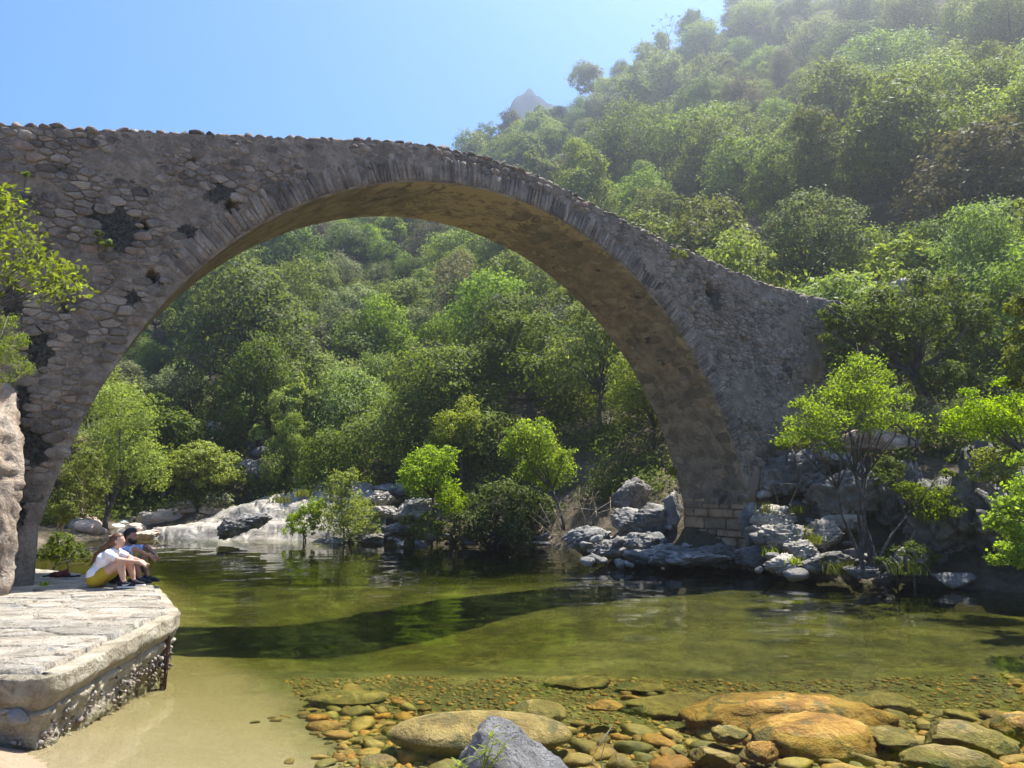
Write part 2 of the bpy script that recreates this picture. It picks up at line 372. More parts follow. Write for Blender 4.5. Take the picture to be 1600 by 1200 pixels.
def build_body():
    V = []; Q = []; D = []; P_ = []; n = 0
    def push(v, q, d, p):
        nonlocal n
        V.append(v.reshape(-1, 3)); Q.append(q + n); D.append(d.ravel()); P_.append(p.ravel()); n += V[-1].shape[0]
    segs = [(np.linspace(-9, S0, 80), None), (ARC[:, 0], ARC[:, 1]), (np.linspace(S1, 21.6, 70), None)]
    for ss, zb in segs:
        zb_ = np.full(len(ss), -.6) if zb is None else zb
        S, Z = front_grid(ss, zb_, btop(ss) - .09, 60)
        edge = np.minimum(1, np.minimum(np.abs(Z - zb_[:, None]) / .15, 1)) if zb is not None else np.ones_like(S)
        nz = fbm(np.stack([S * 1.1, Z * 1.4, 0 * S], -1), 4, 21) * .05 + fbm(np.stack([S * 6, Z * 8, 0 * S], -1), 3, 29) * .02
        hole = sstep(0, .35, hole_f(S, Z)) * .4
        W = bw(S, .035 + nz * edge + hole, Z)
        push(W, quads(len(ss), 60), dark_f(S, Z), 0 * S)
        S2, Z2 = front_grid(ss, zb_, btop(ss) - .09, 12)
        push(bw(S2, BW + 0 * S2, Z2), quads(len(ss), 12, True), 0 * S2, 0 * S2)
        O = np.linspace(0.035, BW, 8)
        Zt = np.repeat(btop(ss)[:, None] - .09, 8, 1)
        push(bw(np.repeat(ss[:, None], 8, 1), O[None, :], Zt), quads(len(ss), 8), 0 * Zt, 0 * Zt)
    # soffit with the inner faces of both piers
    zl = np.linspace(-.6, ARC[0, 1], 24)[:-1]
    path = np.concatenate([np.stack([np.full(23, S0), zl], 1), ARC, np.stack([np.full(23, S1), zl[::-1]], 1)])
    nr = np.concatenate([np.tile([-1., 0], (23, 1)), ARCN, np.tile([1., 0], (23, 1))])
    m = 26; O = np.linspace(.035, BW, m)
    S = np.repeat(path[:, :1], m, 1); Z = np.repeat(path[:, 1:], m, 1); OO = np.repeat(O[None], len(path), 0)
    dz = fbm(np.stack([S * 1.5, Z * 1.5, OO * 1.5], -1), 4, 33) * .035 * np.minimum(1, np.minimum(OO - .03, BW - OO) / .2)
    S2 = S + nr[:, :1] * dz; Z2 = Z + nr[:, 1:] * dz
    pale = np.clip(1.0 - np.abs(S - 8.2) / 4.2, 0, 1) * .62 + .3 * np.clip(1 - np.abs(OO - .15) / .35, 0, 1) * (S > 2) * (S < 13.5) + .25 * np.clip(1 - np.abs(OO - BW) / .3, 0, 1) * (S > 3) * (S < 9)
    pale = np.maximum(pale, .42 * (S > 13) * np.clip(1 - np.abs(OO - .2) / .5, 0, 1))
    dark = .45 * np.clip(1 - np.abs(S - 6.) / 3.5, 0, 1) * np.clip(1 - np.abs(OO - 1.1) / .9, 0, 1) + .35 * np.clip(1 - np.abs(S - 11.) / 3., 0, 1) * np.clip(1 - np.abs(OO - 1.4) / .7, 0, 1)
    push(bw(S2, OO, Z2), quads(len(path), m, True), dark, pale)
    return mesh('body', np.concatenate(V), np.concatenate(Q), True, {'dark': np.concatenate(D), 'pale': np.concatenate(P_)})
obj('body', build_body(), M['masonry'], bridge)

# --- rubble packing: cells of a power diagram, rounded, bulged, set proud of the mortar
def scatter(inside, lo, hi, rfun, tries, seed, aniso=1.0):
    g = np.random.default_rng(seed)
    C = g.uniform(lo, hi, (tries, 2)); C = C[inside(C)]
    RR_ = rfun(C, g)
    order = np.argsort(-RR_ + g.uniform(0, .3 * np.median(RR_) * 2, len(RR_)))
    P = np.empty((len(C), 2)); R = np.empty(len(C)); n = 0
    for i in order:
        c, r = C[i], RR_[i]
        if n:
            d = P[:n] - c; dy = d[:, 1] * aniso; q = .86 * (R[:n] + r)
            if (d[:, 0] ** 2 + dy * dy < q * q).any(): continue
        P[n] = c; R[n] = r; n += 1
    return P[:n], R[:n]
def clip(poly, nrm, c):                   # keep nrm.p <= c
    out = []; k = len(poly); d = poly @ nrm - c
    for i in range(k):
        j = (i + 1) % k
        if d[i] <= 0: out.append(poly[i])
        if (d[i] < 0) != (d[j] < 0) and d[i] != d[j]:
            t = d[i] / (d[i] - d[j]); out.append(poly[i] + t * (poly[j] - poly[i]))
    return np.array(out)
def cells(P, R, aniso=1.0):
    Q = P * np.array([1, aniso]); out = []
    for i in range(len(Q)):
        d2 = ((Q - Q[i]) ** 2).sum(1); nb = np.argsort(d2)[1:22]
        r = R[i] * 2.2; a = np.arange(10) * math.pi / 5 + i
        poly = Q[i] + r * .72 * np.stack([np.cos(a), np.sin(a)], 1)
        for j in nb:
            v = Q[j] - Q[i]; L_ = math.sqrt(d2[j])
            t = .5 * (d2[j] + R[i] ** 2 - R[j] ** 2) / L_
            if t < r * 1.1: poly = clip(poly, v / L_, (Q[i] @ v) / L_ + t)
            if len(poly) < 3: break
        out.append(poly / np.array([1, aniso]) if len(poly) >= 3 else None)
    return out
def chaikin(p):
    q = np.roll(p, -1, 0); return np.stack([.9 * p + .1 * q, .1 * p + .9 * q], 1).reshape(-1, 2)
def stone_geo(poly, joint, h, g, sink=.08, round_=1):
    # rings of (u, v, height) for one bulging stone; returns V (u,v,h), tris, quads
    for _ in range(round_): poly = chaikin(poly)
    c = poly.mean(0); d = poly - c; rad = np.linalg.norm(d, axis=1)[:, None] + 1e-6
    mn = rad.min(); jit = 1 + g.uniform(-.06, .06, (len(poly), 1))
    r0 = c + d * (1 - np.minimum(joint, .4 * mn) / rad) * jit
    r1 = c + (r0 - c) * .95; r2 = c + (r0 - c) * .8
    k = len(poly); tilt = g.uniform(-.25, .25, 2) * h
    def hh(p, base): return base + ((p - c) @ tilt) / mn + g.uniform(-.1, .1, len(p)) * h
    V = np.concatenate([np.column_stack([r0, np.full(k, -sink)]), np.column_stack([r1, hh(r1, h * .55)]), np.column_stack([r2, hh(r2, h * .95)]), [[c[0], c[1], h]]])
    i = np.arange(k); j = (i + 1) % k
    Q = np.concatenate([np.stack([i + a * k, j + a * k, j + (a + 1) * k, i + (a + 1) * k], 1) for a in (0, 1)])
    T = np.stack([i + 2 * k, j + 2 * k, np.full(k, 3 * k)], 1)
    return V, T, Q
def lay_stones(polys, P, tf, joint, hfun, seed, name, parent, mat, limit, rest_name, sizefun, round_=1, vclip=None):
    g = np.random.default_rng(seed); todo = []
    for i, pl in enumerate(polys):
        if pl is None or len(pl) < 3: continue
        if vclip:
            pl = clip(clip(pl, np.array([0, 1.]), vclip[1]), np.array([0, -1.]), -vclip[0])
            if len(pl) < 3: continue
        V, T, Q = stone_geo(pl, joint, hfun(P[i], g), g, round_=round_)
        todo.append((sizefun(P[i], pl), tf(V), T, Q))
    todo.sort(key=lambda t: -t[0]); rest = MB(); n = 0
    for k, (sz, V, T, Q) in enumerate(todo):
        if k < limit:
            o = V.mean(0); me = mesh(name, V - o, [T, Q], True)
            obj(name, me, mat, parent, loc=o); n += 1
        else: rest.add(V, T, Q)
    if rest.n: tag(obj(rest_name, rest.mesh(rest_name, True), mat, parent), kind='stuff')
def poly_area(p): return .5 * abs(np.sum(p[:, 0] * np.roll(p[:, 1], -1) - np.roll(p[:, 0], -1) * p[:, 1]))
# near face
RING = .52
def arc_dist(C):
    d = ((C[:, None, :] - ARC[None, ::3, :]) ** 2).sum(2); return np.sqrt(d.min(1))
def in_opening(C):
    th = np.arctan2(C[:, 1] - AC[1], C[:, 0] - AC[0]); r = np.hypot(*(C - AC).T)
    return ((C[:, 1] > AC[1]) & (r < np.polyval(_pf, th))) | ((C[:, 1] <= AC[1]) & (C[:, 0] > S0) & (C[:, 0] < S1))
def face_inside(C):
    ok = (C[:, 1] < btop(C[:, 0]) - .17) & ~in_opening(C) & (C[:, 1] > .4)
    C2 = C; ad = arc_dist(C); ok &= ~((ad < np.where((C[:, 0] > 2.0) & (C[:, 0] < 15.2), RING * .97, .17)) & (C[:, 1] > 1.2))
    ok &= ~((C[:, 0] < S0) & (C[:, 1] < 1.7))
    ok &= hole_f(C[:, 0], C[:, 1]) < -.25
    ok &= dark_f(C[:, 0], C[:, 1]) < .62
    ok &= fbm(np.column_stack([C * 1.3, 0 * C[:, 0]]), 4, 44) < .4      # patches where the old render still covers the rubble
    return ok
def face_r(C, g):
    nz = fbm(np.column_stack([C * .8, 0 * C[:, 0]]), 2, 40)
    return np.clip(.066 * np.exp(g.normal(0, .42, len(C)) + .6 * nz), .04, .13)
P, R = scatter(face_inside, (-3.2, .3), (22., 9.6), face_r, 42000, 5, 1.85)
lay_stones(cells(P, R, 1.85), P, lambda V: bw(V[:, 0], .03 - V[:, 2], V[:, 1]), .008, lambda p, g: .003 + .022 * g.random() ** 2, 6, 'stone', bridge, M['stone'], 300, 'small_stone_infill',
           lambda p, pl: poly_area(pl) / (12 + .53 * max(p[0], 0)) ** 2)
# ring of voussoirs, thin slabs set on edge
def ring_tf(V):
    # u: arc parameter index, v: radial distance
    i = np.clip(V[:, 0], 0, len(ARC) - 1.001); k = i.astype(int); f = (i - k)[:, None]
    c = ARC[k] * (1 - f) + ARC[k + 1] * f; nn = ARCN[k] * (1 - f) + ARCN[k + 1] * f
    p = c + nn * V[:, 1:2]
    return bw(p[:, 0], .03 - V[:, 2], p[:, 1])
def lay_ring():
    g = np.random.default_rng(8); step = np.linalg.norm(np.diff(ARC, axis=0), axis=1).mean(); u = 44.
    while u < 212:
        w = g.uniform(.06, .13) / step; l = g.uniform(.38, .58); v0 = g.uniform(.0, .03)
        s = ARC[int(u)][0]; top = (btop(s) - .12 - ARC[int(u)][1]); l = min(l, max(top, .25))
        pl = np.array([[u, v0], [u + w * .5, v0 - .01], [u + w, v0 + g.uniform(0, .02)], [u + w + g.uniform(-.6, .6), v0 + l], [u + w * .5, l + .03], [u + g.uniform(-.6, .6), v0 + l * g.uniform(.9, 1)]])
        # scale u to metres for the rounding, then back
        sc = np.array([step, 1.]); V, T, Q = stone_geo(pl * sc, .012, .012 + .03 * g.random(), g); V[:, :2] /= sc
        W = ring_tf(V); o = W.mean(0); obj('voussoir', mesh('voussoir', W - o, [T[:, ::-1], Q[:, ::-1]], True), M['stone'], bridge, loc=o)
        u += w
lay_ring()
# coping stones along the parapet top
def lay_coping():
    g = np.random.default_rng(9); s = -3.0
    while s < 20.9:
        w = g.uniform(.1, .34); h = g.uniform(.12, .2); z = btop(s + w / 2); sl_ = (btop(s + w) - btop(s)) / w; dep = g.uniform(.28, .42)
        me = rock_mesh('coping_stone', (w * 1.35, dep, h * 1.2), int(g.integers(1, 9999)), 2, 14, .07, cutd=(.5, .72))
        p = bw(s + w / 2, dep / 2 - g.uniform(.0, .035), z - h * .4 + g.normal(.0, .012))
        obj('coping_stone', me, M['stone'], bridge, loc=p, rot=(g.normal(0, .08), -math.atan(sl_) + g.normal(0, .12), BTH)); s += w * .93
# soffit stones on the right half
step = np.linalg.norm(np.diff(ARC, axis=0), axis=1).mean()
def sof_tf(V):
    i = np.clip(V[:, 0] / step, 0, len(ARC) - 1.001); k = i.astype(int); f = (i - k)[:, None]
    c = ARC[k] * (1 - f) + ARC[k + 1] * f; nn = ARCN[k] * (1 - f) + ARCN[k + 1] * f
    p = c + nn * (-V[:, 2:3] + .012)
    return bw(p[:, 0], V[:, 1], p[:, 1])
_tot = step * (len(ARC) - 1)
def sof_in(C):
    t = C[:, 0] / _tot; n_ = fbm(np.column_stack([C * .9, 0 * C[:, 0]]), 3, 55)
    return (C[:, 1] > .12) & (C[:, 1] < BW - .1) & (t + n_ * .12 > .60)
P, R = scatter(sof_in, (_tot * .5, 0.05), (_tot * .985, BW - .05), lambda C, g: np.clip(.085 * np.exp(g.normal(0, .35, len(C))), .05, .17), 16000, 15, .45)
lay_stones(cells(P, R, .45), P, sof_tf, .01, lambda p, g: .003 + .03 * g.random() ** 2, 16, 'soffit_stone', bridge, M['stone'], 300, 'soffit_infill', lambda p, pl: poly_area(pl), vclip=(.05, BW - .03))
# dressed blocks at the foot of the far pier: (pixel columns per course)
_rows = [(771, 787, [1058, 1078, 1098, 1120, 1142, 1171]), (787, 796, [1060, 1094, 1122, 1140, 1171]), (796, 809.5, [1061, 1079, 1102, 1141, 1165]), (809.5, 828, [1063, 1095, 1127, 1162]), (828, 838.5, [1064, 1074, 1086, 1100, 1112, 1124, 1160]), (838.5, 854, [1065, 1097, 1121, 1142, 1161]), (854, 868, [1066, 1090, 1118, 1140, 1161])]
def pier_off(px):
    lo, hi = proj(bw(S1, BW, 1.2))[0, 0], proj(bw(S1, 0, 1.2))[0, 0]
    return BW * (hi - px) / (hi - lo)
def pier_z(py): return float(np.interp(-py, [-900, -700], [at(1110, 900, bw(S1, BW / 2, 0)[1])[2], at(1110, 700, bw(S1, BW / 2, 0)[1])[2]]))
g = np.random.default_rng(19)
for y0, y1, xs in _rows:
    za, zb = pier_z(y1), pier_z(y0); lo, hi = xs[0], xs[-1]
    for x0, x1 in zip(xs[:-1], xs[1:]):
        oa = BW * (hi - x1) / (hi - lo) - .04; ob = BW * (hi - x0) / (hi - lo) + .03 * (x0 == lo)
        dep = .5; pr = g.uniform(.05, .1); gap = .045
        c = bw(S1 - pr + dep / 2, (oa + ob) / 2, (za + zb) / 2); sz = np.array([dep, ob - oa - gap * 1.6, zb - za - gap * .8])
        bm = bmesh.new(); bmesh.ops.create_cube(bm, size=1)
        for v in bm.verts: v.co = Vector([v.co[k] * (sz[k] + g.uniform(-.015, .015)) for k in range(3)])
        bmesh.ops.bevel(bm, geom=bm.edges[:], offset=.022, segments=2, affect='EDGES')
        me = bpy.data.meshes.new('dressed_block'); bm.to_mesh(me); bm.free()
        obj('dressed_block', me, M['ashlar'], bridge, loc=c, rot=(0, 0, BTH))

# ------------------------------------------------------------------ hillside, riverbed, water
def earth_mat():
    m, nt, b = newmat('hill_earth'); p = wpos(nt)
    n1 = noise(nt, p, .5, 8, .65, .3); n2 = noise(nt, p, 5, 6, .7)
    col = ramp(nt, n1, [(.3, (.055, .05, .03)), (.5, (.11, .09, .06)), (.68, (.2, .165, .12)), (.8, (.26, .24, .21))]).outputs[0]
    col = mixc(nt, .8, col, ramp(nt, n2, [(.3, (.5, .5, .5)), (.7, (1.3, 1.3, 1.3))]).outputs[0], 'MULTIPLY')
    L(nt, col, b.inputs['Base Color']); b.inputs['Roughness'].default_value = .95; b.inputs['Specular IOR Level'].default_value = .1
    bump(nt, n2, .8, .2, b); return m
M['earth'] = earth_mat()
def polar_terrain():
    A = np.radians(np.linspace(-72, 78, 190)); r = np.concatenate([np.linspace(-1.6, 14, 46), np.linspace(14.8, 130, 88), np.linspace(134, 300, 22)])
    rb = rbank(A); RRr = rb[:, None] + r[None, :]
    X = RRr * np.sin(A)[:, None]; Y = RRr * np.cos(A)[:, None]; Z = ground_h(X, Y)
    q = r[None, :] + 0 * X
    P = np.stack([X, Y, Z], -1)
    rough = ridged(np.stack([X * .8, Y * .8, Z * .8], -1), 4, 12) * .45 * sstep(-.5, 1.5, q) * (1 - sstep(9, 18, q)) * np.where(A[:, None] < -.4, .3, 1.)
    P[..., 2] += rough
    return mesh('hillside', P, quads(len(A), len(r)), True)
tag(obj('hillside', polar_terrain(), M['earth']), kind='structure')
# rest of the land, out to the horizon
th = np.linspace(0, 2 * math.pi, 49)[:-1]
V = [[0, 0, -6]] + [[r * math.cos(t), r * math.sin(t), -6] for r in (300, 900) for t in th]
T = [(0, 1 + i, 1 + (i + 1) % 48) for i in range(48)]; Q = [(1 + i, 49 + i, 49 + (i + 1) % 48, 1 + (i + 1) % 48) for i in range(48)]
tag(obj('ground', mesh('ground', np.array(V), [np.array(T), np.array(Q)]), M['earth']), kind='structure')

SHX = [-14, -4.6, -4.2, -3.75, -3.35, -2.6, -1, 2, 6, 14]; SHY = [7.3, 7.05, 6.75, 6.35, 5.9, 5.2, 4.7, 4.6, 4.9, 5.2]
def bed_h(x, y):
    x = np.asarray(x, float); y = np.asarray(y, float); q = np.interp(x, SHX, SHY) - y
    n = fbm(np.stack([x * .5, y * .5, 0 * x], -1), 4, 60); n2 = fbm(np.stack([x * 2.5, y * 2.5, 0 * x], -1), 3, 61)
    land = np.minimum(.26 * q, .55 + .03 * q) + n2 * .05 * np.clip(q * 2, 0, 1)
    wet = np.maximum(q * .085, -.32 + n * .1) + n2 * .02
    wet = wet - .45 * np.exp(-(((x + 3.) / 3.2) ** 2 + ((y - 14) / 2.6) ** 2)) - .6 * np.exp(-(((x + 5.) / 9) ** 2 + ((y - 25) / 4.) ** 2))
    wet = np.where(q > -.6, np.maximum(wet, q * .12), wet)
    return np.where(q > 0, land, np.minimum(wet, -.004))
def bed_mat():
    m, nt, b = newmat('river_bed'); p = wpos(nt)
    sx = N(nt, 'ShaderNodeSeparateXYZ'); L(nt, p, sx.inputs[0])
    n1 = noise(nt, p, .9, 7, .62, .5); n2 = noise(nt, p, 8, 6, .7); n3 = noise(nt, p, 60, 3, .6)
    silt = ramp(nt, n1, [(.3, (.04, .038, .018)), (.46, (.095, .086, .034)), (.6, (.16, .142, .058)), (.75, (.21, .185, .085))]).outputs[0]
    silt = mixc(nt, .8, silt, ramp(nt, n2, [(.3, (.45, .45, .45)), (.7, (1.4, 1.4, 1.35))]).outputs[0], 'MULTIPLY')
    vo = N(nt, 'ShaderNodeTexVoronoi'); vo.inputs['Scale'].default_value = 9.; vo.inputs['Randomness'].default_value = 1.
    L(nt, mixc(nt, .06, p, N(nt, 'ShaderNodeTexNoise').outputs[1]), vo.inputs['Vector'])
    hs = N(nt, 'ShaderNodeSeparateColor'); L(nt, vo.outputs['Color'], hs.inputs[0])
    peb = ramp(nt, hs.outputs[0], [(0, (.05, .045, .02)), (.3, (.13, .1, .035)), (.55, (.19, .14, .05)), (.8, (.12, .12, .05)), (1, (.26, .2, .085))]).outputs[0]
    peb = mixc(nt, 1., peb, ramp(nt, vo.outputs['Distance'], [(.25, (1.25, 1.25, 1.25)), (.55, (.9, .9, .9)), (.8, (.4, .4, .4))]).outputs[0], 'MULTIPLY')
    np_ = noise(nt, p, .55, 4, .6)
    silt = mixc(nt, math_(nt, 'MULTIPLY', maprange(nt, math_(nt, 'ADD', np_, math_(nt, 'MULTIPLY', sx.outputs[1], -.03)), .1, .34), .85), silt, peb)
    sand = mixc(nt, n2, (.235, .175, .115), (.33, .255, .175))
    sand = mixc(nt, .4, sand, ramp(nt, n3, [(.3, (.7, .7, .7)), (.7, (1.25, 1.25, 1.25))]).outputs[0], 'MULTIPLY')
    # clean sand lies in the sheltered corner beside the platform
    e = math_(nt, 'ADD', math_(nt, 'MULTIPLY', sx.outputs[0], 1.0), math_(nt, 'MULTIPLY', math_(nt, 'SUBTRACT', sx.outputs[1], 6.), .55))
    f = maprange(nt, math_(nt, 'ADD', e, math_(nt, 'MULTIPLY', math_(nt, 'SUBTRACT', n1, .5), 1.2)), -1.5, -.5, 1., 0.)
    fz = maprange(nt, sx.outputs[2], -.05, .05)
    col = mixc(nt, math_(nt, 'MAXIMUM', f, fz), silt, sand)
    L(nt, col, b.inputs['Base Color']); b.inputs['Roughness'].default_value = .9; b.inputs['Specular IOR Level'].default_value = .15
    bump(nt, math_(nt, 'ADD', n2, math_(nt, 'MULTIPLY', n3, .3)), .6, .06, b); return m
M['bed'] = bed_mat()
gx = np.concatenate([np.linspace(-30, -8, 30), np.linspace(-7.8, 8, 170), np.linspace(8.4, 28, 40)]); gy = np.concatenate([np.linspace(-14, 4, 24), np.linspace(4.1, 12, 110), np.linspace(12.2, 48, 80)])
X, Y = np.meshgrid(gx, gy, indexing='ij')
bed = tag(obj('riverbed', mesh('riverbed', np.stack([X, Y, bed_h(X, Y)], -1), quads(len(gx), len(gy)), True), M['bed']), kind='structure')

def water_mat():
    m = bpy.data.materials.new('river_water'); m.use_nodes = True; nt = m.node_tree; nt.nodes.clear()
    out = N(nt, 'ShaderNodeOutputMaterial'); tr = N(nt, 'ShaderNodeBsdfTransparent'); gl = N(nt, 'ShaderNodeBsdfAnisotropic')
    gl.inputs['Roughness'].default_value = .03; tr.inputs[0].default_value = (.93, .97, .9, 1)
    fr = N(nt, 'ShaderNodeFresnel'); fr.inputs[0].default_value = 1.33
    mx = N(nt, 'ShaderNodeMixShader'); L(nt, fr.outputs[0], mx.inputs[0]); L(nt, tr.outputs[0], mx.inputs[1]); L(nt, gl.outputs[0], mx.inputs[2])
    L(nt, mx.outputs[0], out.inputs[0])
    va = N(nt, 'ShaderNodeVolumeAbsorption'); va.inputs[0].default_value = (.68, .71, .36, 1); va.inputs[1].default_value = .8
    L(nt, va.outputs[0], out.inputs['Volume']); return m
M['water'] = water_mat()
def water_mesh():
    A = np.radians(np.linspace(-68, 66, 380)); r = np.geomspace(3.2, 50, 330)
    X = r[None] * np.sin(A)[:, None]; Y = r[None] * np.cos(A)[:, None]
    wind = sstep(.42, .62, fbm(np.stack([X * .16, Y * .3, 0 * X], -1), 2, 131) * .5 + .5)
    Z = fbm(np.stack([X * 1.1, Y * 1.9, 0 * X], -1), 2, 133) * .012 + fbm(np.stack([X * 3.6, Y * 6.5, 0 * X], -1), 2, 135) * (.0022 + .0032 * wind)
    Z = Z * (.45 + .55 * sstep(6.5, 10, Y))
    n, m = X.shape; V = np.stack([X, Y, Z], -1).reshape(-1, 3); Q = quads(n, m)
    i = np.arange(n); j = np.arange(m)
    loop = np.concatenate([i[:-1] * m, (n - 1) * m + j[:-1], i[::-1][:-1] * m + m - 1, j[::-1][:-1]])
    bot = V[loop].copy(); bot[:, 2] = -5; k = len(loop); o = len(V); a = np.arange(k); c = (a + 1) % k
    Q2 = np.stack([loop[a], loop[c], o + c, o + a], 1)
    V = np.concatenate([V, bot, [[0, 20, -5]]]); T = np.stack([o + a, o + c, np.full(k, o + k)], 1)
    return mesh('water', V, [Q, Q2, T], True)
tag(obj('water', water_mesh(), M['water']), kind='structure')

# ------------------------------------------------------------------ rocks
_ico = {}
def ico(sub):
    if sub not in _ico:
        bm = bmesh.new(); bmesh.ops.create_icosphere(bm, subdivisions=sub, radius=1)
        _ico[sub] = (np.array([v.co[:] for v in bm.verts]), np.array([[v.index for v in f.verts] for f in bm.faces])); bm.free()
    return _ico[sub]
def rock_mesh(name, size, seed, sub=4, cuts=12, rough=.17, strata=0., cutd=(.5, .88), smooth=False, freq=1.5, block=.0):
    V, T = ico(sub); V = V.copy(); g = np.random.default_rng(seed)
    for _ in range(cuts):
        n = g.normal(size=3); n /= np.linalg.norm(n); d = g.uniform(*cutd)
        k = V @ n - d; V = V - np.where(k > 0, k, 0)[:, None] * n * .92
    o = g.uniform(0, 50, 3)
    if sub >= 4 and block > 0:
        sz = np.array(size) / max(size); f1, f2, cid = worley(V * sz * np.array([3.0, 3.0, 4.2]) + fbm(V * 2 + o, 2, seed)[:, None] * .35 + o, seed)
        V = V * (1 + block * (cid - .6) - block * .9 * (1 - sstep(.0, .13, f2 - f1)))[:, None]
        f1, f2, cid = worley(V * sz * np.array([6.5, 6.5, 9.5]) + o, seed + 7)
        V = V * (1 + block * .35 * (cid - .6) - block * .35 * (1 - sstep(.0, .12, f2 - f1)))[:, None]
    V = V * (1 + rough * (ridged(V * freq + o, 4, seed) * .8 + fbm(V * freq * 3 + o, 4, seed) * .45 + .22 * ridged(V * freq * 6 + o, 3, seed + 9)))[:, None]
    if strata:
        z = V[:, 2] * 5 + fbm(V * 1.6 + o, 3, seed + 3) * 1.6; st = np.abs((z % 1) - .5) * 2
        V = V * (1 + strata * (st ** .5 - .6))[:, None] * 1.
    V = V * np.array(size) * .5
    return mesh(name, V, T, smooth)
def rock(name, px, py, d, wpx, hpx, seed, mat, label=None, depth=None, sub=4, rz=0., tilt=0., cat='rock', sink=.25, **kw):
    # a rock whose outline in the photograph is centred on (px, py) and wpx x hpx pixels large, standing at depth d
    c = at(px, py, d); w = wpx / FPX * d; h = hpx / FPX * d; dp = depth or w * .8
    me = rock_mesh(name, (w * 1.06, dp, h * 1.06), seed, sub, **kw)
    o = obj(name, me, M[mat], loc=c, rot=(0, tilt, rz))
    if label: tag(o, label, cat)
    return o
lay_coping()
# granite slab on the far bank
def granite_slab():
    n_ = 200; u = np.linspace(0, 1, n_); v = np.linspace(0, 1, 90)
    xa = np.linspace(on(215, 842)[0], on(610, 842)[0], n_)
    ridge_px = np.interp(u, [0, .12, .35, .6, .75, .85, 1.], [836, 822, 795, 765, 745, 752, 775])
    dw = np.interp(u, [0, 1], [32.2, 30.0]); V = []
    for i in range(n_):
        d1 = dw[i] + 1.2 + 4.2 * (np.interp(u[i], [0, .15, .8, 1], [.2, .7, 1, .8])); zt = at(800, ridge_px[i], d1)[2]
        yy = dw[i] - 1.0 + (d1 + 2.5 - dw[i] + 1.0) * v
        prof = np.interp(yy, [dw[i] - 1, dw[i] - .05, dw[i] + .35, d1 - .5, d1, d1 + 2.5], [-1.2, -.1, .22, zt * .93, zt, zt - 1.3])
        V.append(np.stack([xa[i] * (yy / dw[i]) * 0 + xa[i] + (yy - dw[i]) * xa[i] / dw[i] * .6, yy, prof], 1))
    V = np.array(V); st = fbm(V * np.array([.5, 1.4, 2.5]), 4, 77) * .22 + ridged(V * np.array([.35, .9, 1.5]), 4, 71) * .2
    f1, f2, cid = worley(V * np.array([.55, .8, .9]) + fbm(V * 1.2, 3, 73)[..., None] * .4, 79); st = st + (cid - .5) * .25 - .16 * (1 - sstep(0, .07, f2 - f1))
    V[..., 2] += st * np.clip(V[..., 2] + .6, 0, 1)
    return mesh('granite_slab', V, quads(n_, 90), False)
tag(obj('granite_slab', granite_slab(), M['granite']), 'long pale sloping granite slab running down to the far waterline', 'rock')
